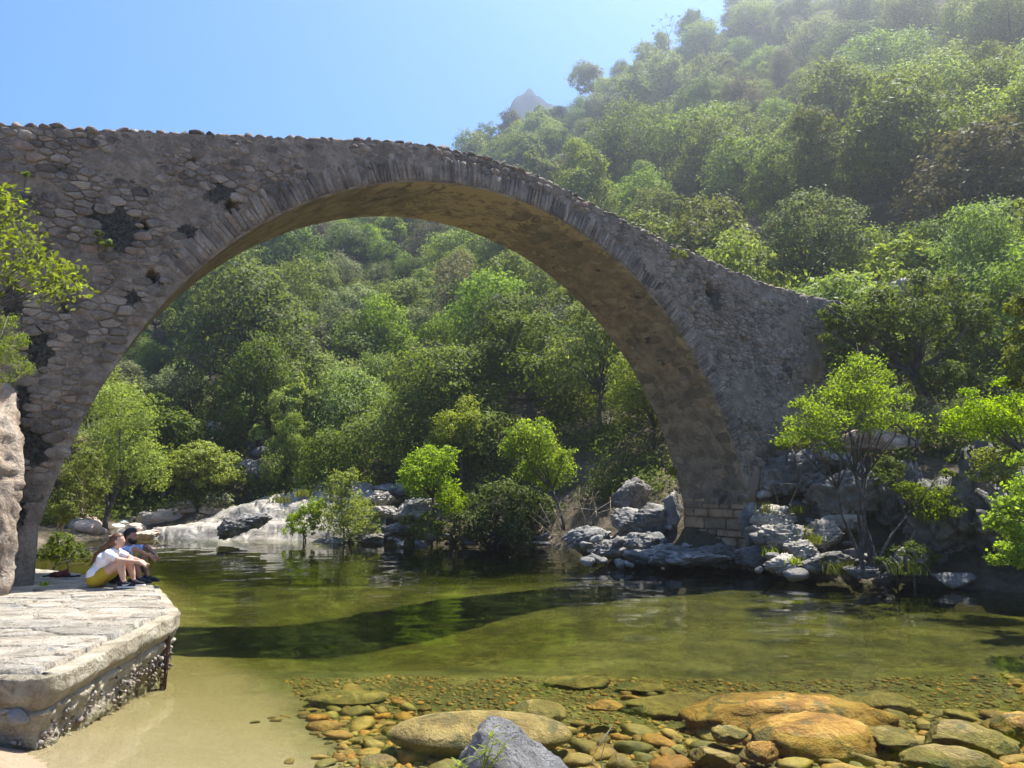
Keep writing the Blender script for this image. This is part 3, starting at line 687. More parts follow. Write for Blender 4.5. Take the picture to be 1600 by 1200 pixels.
RS = [
 # name, px, py, d, w, h, seed, mat, label, kw
 ('boulder', 500, 744, 36.5, 34, 22, 1, 'granite', 'small pale boulder perched on top of the long granite slab', {}),
 ('boulder', 463, 750, 36.5, 16, 12, 2, 'granite', 'tiny pale stone left of the boulder on top of the slab', {}),
 ('boulder', 226, 836, 31.4, 46, 16, 14, 'pinkrock', 'low tan rock at the left tip of the granite slab', dict(cuts=8)),
 ('boulder', 205, 826, 33.5, 30, 14, 15, 'pinkrock', 'small tan rock right beside the white cascade', dict(cuts=8)),
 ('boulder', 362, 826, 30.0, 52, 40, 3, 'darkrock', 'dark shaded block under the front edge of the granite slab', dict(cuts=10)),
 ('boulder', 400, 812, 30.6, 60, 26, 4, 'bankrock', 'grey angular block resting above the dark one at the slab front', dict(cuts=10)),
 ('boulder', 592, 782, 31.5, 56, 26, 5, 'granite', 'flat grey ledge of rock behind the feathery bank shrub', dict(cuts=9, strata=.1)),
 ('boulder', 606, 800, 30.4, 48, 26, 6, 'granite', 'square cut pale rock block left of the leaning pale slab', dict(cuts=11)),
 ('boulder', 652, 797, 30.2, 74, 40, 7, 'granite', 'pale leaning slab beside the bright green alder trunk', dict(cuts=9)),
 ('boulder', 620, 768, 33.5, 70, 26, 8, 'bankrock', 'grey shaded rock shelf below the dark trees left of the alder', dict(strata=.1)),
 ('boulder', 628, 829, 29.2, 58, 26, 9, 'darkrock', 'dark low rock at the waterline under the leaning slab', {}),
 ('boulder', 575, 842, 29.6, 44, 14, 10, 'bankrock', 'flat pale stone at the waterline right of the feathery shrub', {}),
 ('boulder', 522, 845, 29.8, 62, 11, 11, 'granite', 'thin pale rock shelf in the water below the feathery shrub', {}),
 ('boulder', 735, 848, 27.6, 22, 10, 12, 'darkrock', 'small rounded dark stone at the shaded waterline', {}),
 ('boulder', 843, 849, 26.8, 34, 8, 13, 'bankrock', 'flat pale stone just above water left of the bridge rocks', {}),
 # foot of the far pier
 ('boulder', 920, 846, 23.6, 74, 40, 20, 'bankrock', 'smooth pale rounded rock at the left tip of the pier rocks', dict(cuts=4)),
 ('boulder', 952, 858, 22.6, 66, 26, 21, 'bankrock', 'low whale backed rock at the waterline below the pier', dict(cuts=4)),
 ('boulder', 985, 816, 23.4, 84, 40, 22, 'bankrock', 'broken grey rock midway up the left side of pier rocks', dict(strata=.08)),
 ('boulder', 990, 772, 24.8, 64, 50, 23, 'darkrock', 'large squarish grey boulder behind the pier, below the forest', dict(cuts=9)),
 ('boulder', 1016, 815, 23.2, 86, 46, 24, 'darkrock', 'steep grey outcrop left of the dressed pier blocks', dict(strata=.08)),
 ('boulder', 1050, 800, 22.9, 34, 60, 25, 'darkrock', 'upright grey rock wedged behind the left edge of the pier', dict(cuts=9)),
 ('boulder', 1002, 848, 22.2, 80, 44, 26, 'bankrock', 'blue grey shaded rock below the steep outcrop', dict(strata=.06)),
 ('boulder', 1040, 868, 21.2, 110, 30, 27, 'bankrock', 'wide shaded rock ledge directly under the dressed blocks', dict(strata=.08, sub=5)),
 ('boulder', 1085, 872, 20.4, 120, 30, 28, 'bankrock', 'low wet grey rock shelf at the waterline under the pier', dict(strata=.06)),
 ('boulder', 1135, 868, 20.6, 90, 34, 29, 'darkrock', 'dark mossy rock under the right corner of the pier', {}),
 ('boulder', 1178, 822, 20.6, 46, 66, 30, 'bankrock', 'pale blue grey rock leaning on the right edge of the pier', dict(cuts=9)),
 ('boulder', 1185, 868, 19.8, 70, 46, 31, 'darkrock', 'dark grassy rock between the pier and the sunlit ledges', {}),
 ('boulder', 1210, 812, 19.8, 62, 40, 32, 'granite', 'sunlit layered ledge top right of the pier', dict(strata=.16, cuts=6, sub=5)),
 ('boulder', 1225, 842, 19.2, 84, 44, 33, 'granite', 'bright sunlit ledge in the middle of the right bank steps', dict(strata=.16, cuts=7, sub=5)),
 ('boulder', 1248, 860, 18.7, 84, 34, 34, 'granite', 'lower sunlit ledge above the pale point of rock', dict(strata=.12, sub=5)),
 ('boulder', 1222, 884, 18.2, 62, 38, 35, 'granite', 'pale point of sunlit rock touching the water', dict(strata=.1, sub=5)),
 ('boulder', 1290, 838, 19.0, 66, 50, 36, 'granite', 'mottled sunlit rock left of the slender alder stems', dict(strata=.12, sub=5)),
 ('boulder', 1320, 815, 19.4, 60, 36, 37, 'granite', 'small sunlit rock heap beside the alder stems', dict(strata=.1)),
 ('boulder', 1265, 785, 20.4, 40, 22, 38, 'granite', 'small sunlit cap rock above the ledges', dict(strata=.1)),
 ('boulder', 1290, 880, 18.0, 90, 34, 39, 'darkrock', 'dark mossy rock right of the pale point at the water', {}),
 ('boulder', 1350, 893, 17.4, 70, 22, 40, 'bankrock', 'flat grey stone at the waterline under the alder', {}),
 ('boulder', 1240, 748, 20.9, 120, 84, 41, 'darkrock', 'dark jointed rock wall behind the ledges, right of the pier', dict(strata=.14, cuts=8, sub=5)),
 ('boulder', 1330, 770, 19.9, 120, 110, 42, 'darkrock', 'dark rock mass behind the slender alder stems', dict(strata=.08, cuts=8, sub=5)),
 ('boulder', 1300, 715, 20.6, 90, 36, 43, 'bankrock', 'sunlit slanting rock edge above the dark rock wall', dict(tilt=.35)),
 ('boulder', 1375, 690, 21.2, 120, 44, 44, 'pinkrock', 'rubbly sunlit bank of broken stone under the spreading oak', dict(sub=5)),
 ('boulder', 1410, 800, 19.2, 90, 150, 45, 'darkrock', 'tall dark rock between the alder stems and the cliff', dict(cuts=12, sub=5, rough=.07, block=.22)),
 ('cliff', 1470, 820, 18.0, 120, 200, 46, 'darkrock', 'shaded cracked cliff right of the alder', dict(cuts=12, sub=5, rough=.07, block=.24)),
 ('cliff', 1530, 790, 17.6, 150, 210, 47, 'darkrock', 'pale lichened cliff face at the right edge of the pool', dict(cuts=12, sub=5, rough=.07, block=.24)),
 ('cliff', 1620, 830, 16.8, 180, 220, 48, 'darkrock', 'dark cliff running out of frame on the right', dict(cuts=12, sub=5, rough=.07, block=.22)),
 ('boulder', 1420, 880, 17.4, 70, 50, 49, 'darkrock', 'dark shrubby rock at the waterline below the cliff', {}),
 ('boulder', 1490, 905, 16.6, 60, 30, 50, 'darkrock', 'low dark stone at the foot of the cliff', {}),
 ('boulder', 1420, 458, 30., 90, 40, 51, 'granite', 'pale rock outcrop showing above the spreading oak', dict(strata=.1)),
 ('boulder', 1330, 400, 44., 50, 30, 52, 'darkrock', 'brownish rock in the shaded gully above the bridge', {}),
 ('boulder', 1600, 445, 30., 60, 40, 53, 'granite', 'pale rock behind the oak at the right edge', {}),
 ('boulder', 890, 330, 74., 40, 24, 54, 'pinkrock', 'pinkish bare rock patch on the hillside above the parapet', {}),
 ('boulder', 880, 255, 92., 60, 26, 55, 'pinkrock', 'pink bare earth scar high on the hillside', {}),
 ('boulder', 780, 440, 60., 40, 40, 56, 'darkrock', 'dark grey outcrop among trees under the arch crown', {}),
]
for nm, px, py, d, w, h, seed, mt, lab, kw in RS:
    big = w / FPX * d > 1.0
    rock(nm, px, py, d, w, h, seed + 100, mt, lab, **{**dict(sub=5 if big else 4, block=.16 if big else .1, rough=.13), **kw})
# loose rock fragments along the right bank and round the pier
fr = [rock_mesh('rock_fragment', (1, .8, .6), 340 + k, 3, 11, .14) for k in range(6)]; fd = [p.copy() for p in fr]
for p in fr: p.materials.append(M['bankrock'])
for p in fd: p.materials.append(M['darkrock'])
hill = bpy.data.objects['hillside']
for k in range(230):
    if k < 110: px, py, d = rnd.uniform(905, 1170), rnd.uniform(790, 884), 0; d = 20.2 + (884 - py) * .045 + rnd.uniform(0, .5)
    elif k < 190: px, py = rnd.uniform(1165, 1420), rnd.uniform(740, 905); d = 17.4 + (905 - py) * .025 + rnd.uniform(0, .4)
    else: px, py = rnd.uniform(600, 900), rnd.uniform(835, 852); d = 27.5 + rnd.uniform(0, 1)
    if k < 110 and py < 880 - (px - 890) * .45 - 20 and px < 1000: continue
    if 1055 < px < 1172 and py < 852: continue
    obj('rock_fragment', (fr if k < 110 or rnd.random() < .4 else fd)[k % 6], None, hill, loc=at(px, py, d), rot=(rnd.uniform(-.4, .4), rnd.uniform(-.4, .4), rnd.uniform(0, 6)), scale=rnd.uniform(.18, .6))
# shaded rock slope between the granite slab and the trees, and rubble of the stream at the left
X, Y = np.meshgrid(np.linspace(-26, -10, 50), np.linspace(32.6, 54, 50), indexing='ij')
strm = tag(obj('stream_bank', mesh('stream_bank', np.stack([X, Y, .05 + (Y - 33.5) * .1 + fbm(np.stack([X * .6, Y * .6, 0 * X], -1), 4, 90) * .35], -1), quads(50, 50)), M['pinkrock']), kind='structure')
pr = [rock_mesh('cobble', (1, .85, .62), 300 + k, 3, 5, .12) for k in range(6)]
pg = [p.copy() for p in pr]
for p in pr: p.materials.append(M['pinkrock'])
for p in pg: p.materials.append(M['granite'])
for k in range(230):
    px = rnd.uniform(85, 345); d = rnd.uniform(32.2, 50); py = 842 - (d - 32.2) * 2.1 * rnd.uniform(.8, 1.1) - (px - 100) * .02 * rnd.random()
    c = at(px, 800, d); c[2] = max(float(ground_h(c[0], c[1])), .05 + (c[1] - 33.5) * .1) + .08
    if px > 235 and d < 36: continue
    if 160 < px < 225 and d < 40 and rnd.random() < .8: continue
    obj('cobble', (pr if rnd.random() < .6 else pg)[k % 6], None, strm, loc=c, rot=(rnd.uniform(-.3, .3), rnd.uniform(-.3, .3), rnd.uniform(0, 6)), scale=rnd.uniform(.4, 1.2) * (1.4 if rnd.random() < .15 else 1))
dk = [p.copy() for p in pr]
for p in dk: p.materials.clear(); p.materials.append(M['bankrock'])
for k in range(90):
    px = rnd.uniform(235, 500); py = rnd.uniform(690, 790); d = 37 + (790 - py) * .06
    if py > 800 - (px - 220) * .2 - 12: continue
    c = at(px, py, d); c[2] = float(ground_h(c[0], c[1])) + .1
    obj('cobble', dk[k % 6], None, strm, loc=c, rot=(rnd.uniform(-.3, .3), rnd.uniform(-.3, .3), rnd.uniform(0, 6)), scale=rnd.uniform(.5, 1.6))
# little cascade between the boulders
def foam_mat():
    m, nt, b = newmat('white_water'); p = wpos(nt); n = noise(nt, p, 5, 5, .7, .5)
    col = ramp(nt, n, [(.35, (.3, .36, .36)), (.5, (.65, .7, .7)), (.65, (.82, .84, .84))]).outputs[0]
    L(nt, col, b.inputs['Base Color']); b.inputs['Roughness'].default_value = .3; bump(nt, n, 1., .1, b); return m
X, Y = np.meshgrid(np.linspace(-1, 1, 30), np.linspace(0, 1, 40), indexing='ij')
c0 = on(192, 838); c1 = at(172, 812, 38)
CX = c0[0] + (c1[0] - c0[0]) * Y + X * (1.25 - .5 * Y) + np.sin(Y * 9) * .25; CY = c0[1] - .3 + (c1[1] - c0[1]) * Y
CZ = -.05 + (c1[2] + .1) * (sstep(.0, .25, Y) * .35 + sstep(.4, .55, Y) * .35 + sstep(.8, 1, Y) * .3) + fbm(np.stack([CX * 2, CY * 2, 0 * X], -1), 3, 97) * .12 - .12 * X * X
tag(obj('cascade', mesh('cascade', np.stack([CX, CY, CZ], -1), quads(30, 40), True), foam_mat()), 'small white cascade entering the pool between pinkish boulders', 'water', kind='structure')
# distant peak
X, Y = np.meshgrid(np.linspace(-1, 1, 80), np.linspace(-1, 1, 40), indexing='ij')
pk = at(862, 150, 255.)
H_ = np.exp(-((X * 1.9) ** 2)) * .35 + np.exp(-((X + .3) * 4) ** 2) * .08 + .6
H_ = H_ * (1 - Y * Y) * (1 + .1 * ridged(np.stack([X * 3, Y * 3, 0 * X], -1), 5, 81)); H_ = H_ / H_.max() * (pk[2] + 1.5)
tag(obj('mountain_peak', mesh('mountain_peak', np.stack([pk[0] + X * 52, pk[1] + Y * 50, H_], -1), quads(80, 40)), plain('far_slope', (.03, .045, .06), .95, .05, .4, .05)), kind='structure')

# ------------------------------------------------------------------ vegetation
def unit(v): return v / (np.linalg.norm(v, axis=-1, keepdims=True) + 1e-9)
def leaf_quads(C, Nr, size, g, aspect=.5, T=None):
    n = len(C); Nr = unit(Nr); t = g.normal(size=(n, 3)) if T is None else T
    t = unit(t - (t * Nr).sum(1, keepdims=True) * Nr); b = np.cross(Nr, t)
    s = (size * g.uniform(.65, 1.3, n))[:, None] if np.isscalar(size) else size[:, None]
    f = Nr * s * g.uniform(-.05, .22, (n, 1))
    V = np.stack([C - t * s * .5, C + b * s * aspect * .5 + f, C + t * s * .5, C - b * s * aspect * .5 + f], 1).reshape(-1, 3)
    return V, np.arange(4 * n).reshape(n, 4)
def crown(name, lobes, nleaf, size, seed, up=.35, jit=.5, flat=1., clump=.3, aspect=.5, per=26, smooth=False):
    """lobes: list of (centre, radius). Leaves stand in small clumps near the surface of the lobes."""
    g = np.random.default_rng(seed); C = np.array([l[0] for l in lobes], float); R = np.array([l[1] for l in lobes], float)
    w = R ** 2 / (R ** 2).sum(); nc = max(6, nleaf // per)
    k = g.choice(len(R), nc, p=w); d = unit(g.normal(size=(nc, 3)) + np.array([0, 0, .25])); rr = R[k] * g.uniform(.55, 1.06, nc) ** .8
    cc = C[k] + d * rr[:, None] * np.array([1, 1, flat])
    # drop clumps buried deep in another lobe
    dist = np.linalg.norm((cc[:, None] - C[None]) / np.array([1, 1, flat]), axis=2) / R[None]
    keep = (dist > .5).all(1) | (g.random(nc) < .25); cc, d, k = cc[keep], d[keep], k[keep]
    m = per; cr = (R[k] * clump * g.uniform(.6, 1.25, len(k)))[:, None, None]
    off = g.normal(size=(len(k), m, 3)) * np.array([1, 1, .62]) * .55 * cr
    P = (cc[:, None] + off).reshape(-1, 3)
    nr = unit(np.repeat(d, m, 0) * .6 + off.reshape(-1, 3) / (cr.repeat(m, 1).reshape(-1, 1) + 1e-6) * .5 + np.array([0, 0, up]) + g.normal(size=P.shape) * jit)
    V, Q = leaf_quads(P, nr, size, g, aspect)
    return mesh(name, V, Q)
def trunk(name, base, lobes, r0, seed, k=6, frac=.5, stems=1, twigs=0):
    g = np.random.default_rng(seed); mb = MB(); C = np.array([l[0] for l in lobes]); cen = C.mean(0); base = np.asarray(base, float)
    for s in range(stems):
        b = base + (g.uniform(-.25, .25, 3) * [1, 1, 0] if stems > 1 else 0); sel = range(len(lobes)) if stems == 1 else range(s, len(lobes), stems)
        cs = C[list(sel)]; c = cs.mean(0) if len(cs) else cen
        fork = b + (c - b) * frac + g.normal(size=3) * .08 * np.linalg.norm(c - b) * .4
        mid = (b + fork) / 2 + g.normal(size=3) * .06 * np.linalg.norm(fork - b)
        mb.tube([b - [0, 0, .3], b, mid, fork], [r0 * 1.25, r0, r0 * .8, r0 * .65], k)
        for l in cs:
            q = fork + (l - fork) * .5 + g.normal(size=3) * .1 * np.linalg.norm(l - fork); e = l + (l - fork) * .15
            mb.tube([fork - (fork - mid) * .1, q, e], [r0 * .55, r0 * .33, r0 * .1], 5)
            for _ in range(twigs):
                e2 = l + unit(g.normal(size=3)) * np.linalg.norm(l - fork) * .4; mb.tube([q, (q + e2) / 2 + g.normal(size=3) * .05, e2], [r0 * .2, r0 * .13, r0 * .05], 4, False)
    return mb.mesh(name, True)
# --- kinds of hillside tree, built once
def kind_tree(kind, seed):
    g = np.random.default_rng(seed)
    R, H, nl, n, sz, fl, cl = dict(oak=(3.1, 5.0, 17, 11500, .19, .8, .36), mid=(2.9, 5.2, 16, 11000, .19, .85, .36), pale=(2.8, 4.6, 16, 11500, .16, .9, .32), brown=(2.6, 4.8, 15, 9500, .17, .9, .32), tall=(2.2, 6.2, 14, 10000, .19, 1.0, .36))[kind]
    nl = int(nl * g.uniform(.6, 1.25)); sz *= g.uniform(.85, 1.25); cl *= g.uniform(.8, 1.35); n = int(n / (sz / .19) ** 1.2); ox, oy = g.normal(0, .35, 2); H *= g.uniform(.85, 1.2); lobes = []
    for i in range(nl):
        a = i * 2.4 + g.uniform(-.4, .4); t = (i + .5) / nl; zz = H * (.3 + .6 * t) * g.uniform(.93, 1.07); rr = R * (1 - .75 * t ** 1.8) * g.uniform(.45, 1.0)
        lobes.append((np.array([rr * math.cos(a) * .8 + ox * zz / H * 2, rr * math.sin(a) * .8 + oy * zz / H * 2, zz]), R * g.uniform(.2, .46)))
    mat = dict(oak='oak', mid='mid', pale='pale', brown='brown', tall='mid')[kind]
    c = crown('crown', lobes, n, sz, seed, flat=fl, clump=cl); c.materials.append(M[mat])
    t = trunk('trunk', (0, 0, 0), lobes, .13, seed + 1); t.materials.append(M['bark'])
    return c, t
KT = {'oak': [kind_tree('oak', 500 + i) for i in range(5)], 'mid': [kind_tree('mid', 510 + i) for i in range(3)] + [kind_tree('tall', 515), kind_tree('tall', 516)], 'pale': [kind_tree('pale', 520 + i) for i in range(3)], 'brown': [kind_tree('brown', 530 + i) for i in range(2)]}
NAMES = dict(oak=('oak_tree', 'dark green evergreen oaks'), mid=('leafy_tree', 'mid green leafy trees'), pale=('pale_tree', 'pale grey green trees'), brown=('brownish_tree', 'brownish trees'))
# what of the hill the bridge hides
BO = [proj(bw(s, 0, btop(s) + .1))[0] for s in np.linspace(-1.2, 21, 40)]
OUT_TOP = np.array(BO); INN = proj(bw(ARC[:, 0], 0, ARC[:, 1])); INF = proj(bw(ARC[:, 0], BW, ARC[:, 1]))
def visible(px, py, mar):
    if not (-mar < px < 1600 + mar and -mar < py < 900): return None
    top = np.interp(px, OUT_TOP[:, 0], OUT_TOP[:, 1])
    if px > 1310 or py < top + mar * .25: return 'above'
    # opening: beneath both arrises
    up = max(np.interp(px, INN[:115, 0], INN[:115, 1]) if px < INN[115, 0] else np.interp(px, INN[115:, 0], INN[115:, 1], right=2000),
             np.interp(px, INF[115:, 0], INF[115:, 1], right=2000) if px > INF[115, 0] else np.interp(px, INF[:115, 0], INF[:115, 1]))
    if 60 < px < 1075 and py > up - mar * .6: return 'arch'
    return None
placed = []; tries = 0; g = np.random.default_rng(77); TP = np.empty((0, 3))
cand = []
for _ in range(16000):
    a = math.radians(g.uniform(-33, 38)); r = math.sqrt(g.uniform(30 ** 2, 133 ** 2)); cand.append((a, r))
for a, r in cand:
    rb = float(rbank(a))
    if r < rb + (5.0 if a < .1 else 6.0): continue
    x, y = r * math.sin(a), r * math.cos(a); z = float(ground_h(x, y))
    sc = g.uniform(.75, 1.6) * (1 + .22 * (r > 85)) * (.75 if r < rb + 14 else 1)
    cr = 2.1 * sc
    if len(TP) and (np.hypot(TP[:, 0] - x, TP[:, 1] - y) < (TP[:, 2] + cr) * .84).any(): continue
    px, py = proj(np.array([x, y, z + 3.6 * sc]))[0]; mar = 2.3 * sc / y * FPX
    v = visible(px, py, mar)
    if v is None: continue
    if px < 690 and py < 330: continue
    TP = np.vstack([TP, [x, y, cr]]); placed.append([x, y, z, sc, px, py, v, mar])
g = np.random.default_rng(78)
def pick_kind(px, py, x, y):
    n = float(vnoise(np.array([x * .06, y * .06, 3.]), 9)) + g.normal(0, .35)
    if n < -.75: return 'brown'
    if n < -.12: return 'mid'
    if n < .62: return 'oak'
    return 'pale'
_on = 'zeroth first second third fourth fifth sixth seventh eighth ninth tenth eleventh twelfth thirteenth fourteenth fifteenth sixteenth seventeenth eighteenth nineteenth twentieth'.split()
ORD = ['leftmost'] + [w + ' from left' for w in _on[2:]] + ['twenty-' + w + ' from left' for w in _on[1:10]] + ['thirtieth from left'] + ['thirty-' + w + ' from left' for w in _on[1:10]]
def zone(v, px, py):
    if v == 'arch': return ['just under the arch crown', 'high in the arch opening', 'in the upper arch opening', 'midway down the arch', 'below mid arch opening', 'low in the arch opening', 'at the foot of the wooded slope'][int(np.searchsorted([380, 430, 480, 540, 600, 660], py))]
    return ['atop the right hillside', 'near the hill top', 'on the upper hillside', 'above mid hillside', 'midway up the hillside', 'below mid hillside', 'above the sloping parapet', 'low on the right bank'][int(np.searchsorted([20, 70, 120, 180, 240, 300, 380], py))]
zones = {}
for t in placed:
    k = pick_kind(t[4], t[5], t[0], t[1]); t.append(k); zones.setdefault((zone(t[6], t[4], t[5]), k), []).append(t)
print('TREES', len(placed))
def dup_tree(name, c, t, loc, rz, sc, tilt):
    e = empty(name, loc, rz); e.scale = (sc[0] * (1 + .18 * math.sin(rz * 3)), sc[0] * (1 - .12 * math.sin(rz * 5)), sc[1]); e.rotation_euler = (tilt[0], tilt[1], rz)
    obj('crown', c, None, e); obj('trunk', t, None, e); return e
for (zn, k), lst in zones.items():
    lst.sort(key=lambda t: t[4])
    for i, (x, y, z, sc, px, py, v, mar, kk) in enumerate(lst):
        c, t = KT[k][int(g.integers(len(KT[k])))]
        e = dup_tree(NAMES[k][0], c, t, (x, y, z - .2), g.uniform(0, 6.28), (sc * g.uniform(.9, 1.15), sc * g.uniform(.85, 1.15)), g.normal(0, .05, 2))
        inside = -5 < px < 1605 and py > -5
        lab = f'{ORD[min(i, len(ORD) - 1)]} of the {NAMES[k][1]} {zn}'
        tag(e, lab, 'tree', 'trees on the wooded hillside')
# undergrowth between the trees
g = np.random.default_rng(91); PV = []; NV = []; SZ = []
for _ in range(1700):
    a = math.radians(g.uniform(-34, 42)); r = math.sqrt(g.uniform(28 ** 2, 132 ** 2)); rb = float(rbank(a)); r = r if _ < 1000 else rb + g.uniform(4.5, 26)
    if r < rb + 4.4: continue
    x, y = r * math.sin(a), r * math.cos(a); z = float(ground_h(x, y)); R = g.uniform(.7, 1.5); n = int((90 * R * R + 40) * (2.2 if r < 42 else 1))
    d = unit(g.normal(size=(n, 3))); d[:, 2] = np.abs(d[:, 2]); p = np.array([x, y, z]) + d * (R * g.uniform(.5, 1.1, (n, 1))) * np.array([1, 1, .85]); p += g.normal(0, .1, p.shape)
    PV.append(p); f_ = .55 if r < 42 else 1.; NV.append(d + g.normal(0, .7, d.shape) + [0, 0, .3]); SZ.append(np.full(n, .26 * f_) * g.uniform(.7, 1.3, n))
V, Q = leaf_quads(np.concatenate(PV), np.concatenate(NV), np.concatenate(SZ), g)
tag(obj('undergrowth', mesh('undergrowth', V, Q), M['under']), 'dark low scrub covering the slope between the trees', 'scrub', kind='stuff')

# the wood behind the left end of the bridge, a single mass
g = np.random.default_rng(95); PV = []; NV = []; SZ = []
for _ in range(260):
    a = math.radians(g.uniform(-56, -17)); rb = float(rbank(a)); r = math.sqrt(g.uniform((rb + 9) ** 2, 118 ** 2)); x, y = r * math.sin(a), r * math.cos(a); z = float(ground_h(x, y)); R = g.uniform(1.5, 2.7)
    px, py = proj(np.array([x, y, z + R]))[0]
    if 60 < px < 700 and py > np.interp(px, INN[:115, 0], INN[:115, 1]) - 70: continue
    if py < np.interp(px, OUT_TOP[:, 0], OUT_TOP[:, 1]) + R / y * FPX + 25: continue
    n = int(150 * R); d = unit(g.normal(size=(n, 3)) + [0, 0, .35]); p = np.array([x, y, z + R * .9]) + d * (R * (1 + .35 * fbm(d * 2.2 + _, 2, 7)) * g.uniform(.8, 1.05, n))[:, None]
    PV.append(p); NV.append(d + g.normal(0, .5, d.shape) + [0, 0, .3]); SZ.append(np.full(n, .42) * g.uniform(.7, 1.3, n))
V, Q = leaf_quads(np.concatenate(PV), np.concatenate(NV), np.concatenate(SZ), g)
tag(obj('far_wood', mesh('far_wood', V, Q), M['oak']), 'mass of trees on the slope behind the left end of the bridge', 'wood', kind='stuff')

# --- trees and shrubs one can single out: lobes given by photo pixel and depth
def px_tree(name, label, lobes, d, base, mat, nleaf, size, seed, r0=.09, stems=1, cat='tree', frac=.5, flat=.9, clump=.36, spread=.8, bark='bark', twigs=0, up=.35, per=24, aspect=.55, jit=.5):
    g = np.random.default_rng(seed); b = at(*base); LB = []
    for l in lobes:
        dd = d + g.uniform(-spread, spread) + (l[3] if len(l) > 3 else 0); LB.append((at(l[0], l[1], dd), l[2] / FPX * dd))
    e = empty(name, b); tag(e, label, cat)
    LL = [(c - b, r) for c, r in LB]
    obj('crown', crown('crown', LL, nleaf, size, seed, flat=flat, clump=clump, up=up, per=per, aspect=aspect, jit=jit), M[mat], e)
    obj('trunk', trunk('trunk', (0, 0, 0), LL, r0, seed + 1, frac=frac, stems=stems, twigs=twigs), M[bark], e)
    return e
px_tree('alder_tree', 'round bright green alder on the far bank left of the pale slab', [(670, 725, 30), (645, 745, 24), (690, 740, 26), (665, 755, 28), (700, 712, 16), (648, 722, 18), (692, 762, 16)], 29.2, (680, 822, 29), 'alder', 6500, .115, 1001, .09, jit=.8)
px_tree('alder_tree', 'bright green alder leaning over the shaded far bank', [(840, 690, 26), (815, 680, 22), (800, 700, 18), (850, 715, 28), (872, 735, 24), (830, 735, 20), (885, 712, 14), (848, 665, 14), (860, 752, 16), (818, 662, 10)], 27.6, (880, 815, 27), 'alder', 7500, .11, 1003, .06, frac=.45, jit=.8, clump=.5, per=16)
px_tree('alder_sapling', 'low bright green alder sapling below the round alder', [(705, 790, 20), (720, 800, 16), (695, 775, 14), (712, 768, 12)], 28.4, (705, 838, 28.2), 'alder', 3000, .1, 1005, .04, jit=.8)
px_tree('bank_tree', 'yellow green tree behind the round alder at forest edge', [(705, 665, 26), (725, 640, 24), (690, 690, 22), (735, 660, 20), (715, 690, 16)], 32.5, (720, 760, 33), 'mid', 4500, .13, 1007, .08, jit=.7)
px_tree('feathery_shrub', 'feathery pale green shrub growing from the slab edge', [(530, 755, 20), (548, 745, 14), (520, 780, 22), (545, 785, 24), (560, 800, 24), (575, 815, 20), (530, 812, 26), (500, 815, 18), (590, 828, 12), (552, 825, 22)], 29.9, (545, 845, 29.8), 'mid', 7000, .1, 1009, .04, jit=.8, stems=3, cat='shrub')
px_tree('bank_shrub', 'low leafy shrub left of the feathery shrub on the slab', [(480, 805, 20), (465, 818, 16), (495, 790, 14), (480, 828, 14), (450, 828, 10)], 30.0, (480, 843, 30), 'alder', 2800, .095, 1011, .03, stems=2, cat='shrub')
px_tree('bank_shrub', 'dark green shrub mass right of the feathery shrub at waterline', [(650, 838, 18), (670, 822, 22), (690, 832, 20), (640, 820, 14), (715, 832, 20)], 28.4, (675, 850, 28.3), 'mid', 2200, .13, 1013, .03, stems=2, cat='shrub')
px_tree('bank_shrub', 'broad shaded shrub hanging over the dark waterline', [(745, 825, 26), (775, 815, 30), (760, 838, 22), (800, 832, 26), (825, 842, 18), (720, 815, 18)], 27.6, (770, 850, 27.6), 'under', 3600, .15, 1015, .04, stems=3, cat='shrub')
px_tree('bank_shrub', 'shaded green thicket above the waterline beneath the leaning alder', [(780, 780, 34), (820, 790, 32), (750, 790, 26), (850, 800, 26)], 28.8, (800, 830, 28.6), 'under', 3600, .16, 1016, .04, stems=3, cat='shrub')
px_tree('olive_shrub', 'pale silvery shrub at the foot of the forest above the slab', [(555, 680, 26), (540, 695, 20), (575, 695, 22), (560, 705, 22), (580, 670, 16)], 37.5, (560, 735, 37.5), 'pale', 2800, .16, 1017, .06, cat='shrub')
px_tree('dark_shrub', 'solitary dark green bush on the rocky slope above the stream', [(322, 720, 22), (330, 738, 20), (315, 742, 18), (325, 755, 16)], 38., (324, 768, 38), 'oak', 2400, .16, 1019, .05, cat='shrub')
px_tree('dry_shrub', 'yellowish shrub with dead twigs at the back of the slab', [(325, 785, 16), (345, 782, 14), (310, 792, 12), (360, 788, 9)], 36.5, (335, 802, 36.3), 'pale', 1300, .13, 1021, .03, cat='shrub', bark='paletwig', stems=2)
px_tree('riverside_tree', 'light green riverside tree just right of the left pier', [(190, 640, 44), (165, 690, 40), (205, 690, 40), (150, 735, 36), (190, 740, 34), (225, 720, 34), (240, 745, 24), (130, 765, 28), (215, 665, 30)], 33.5, (170, 815, 33.5), 'mid', 13000, .125, 1023, .1, stems=2, jit=.8)
px_tree('riverside_tree', 'wispy light green tree hugging the edge of the left pier', [(125, 740, 26), (110, 780, 24), (140, 720, 22), (100, 800, 18), (150, 765, 18)], 24., (95, 850, 24), 'mid', 4800, .1, 1025, .05, stems=2, bark='paletwig', twigs=2)
px_tree('platform_shrub', 'bright green leafy shrub behind the far edge of the platform', [(95, 850, 18), (115, 862, 16), (80, 862, 16), (130, 870, 10), (100, 868, 16)], 16.2, (98, 885, 16.2), 'bright', 2400, .07, 1027, .02, stems=2, cat='shrub')
px_tree('water_shrub', 'small bright shrub beside the seated man over the water', [(226, 872, 13), (232, 882, 11), (224, 888, 9), (222, 862, 7)], 13.2, (228, 918, 13.1), 'bright', 420, .07, 1029, .01, stems=2, cat='shrub')
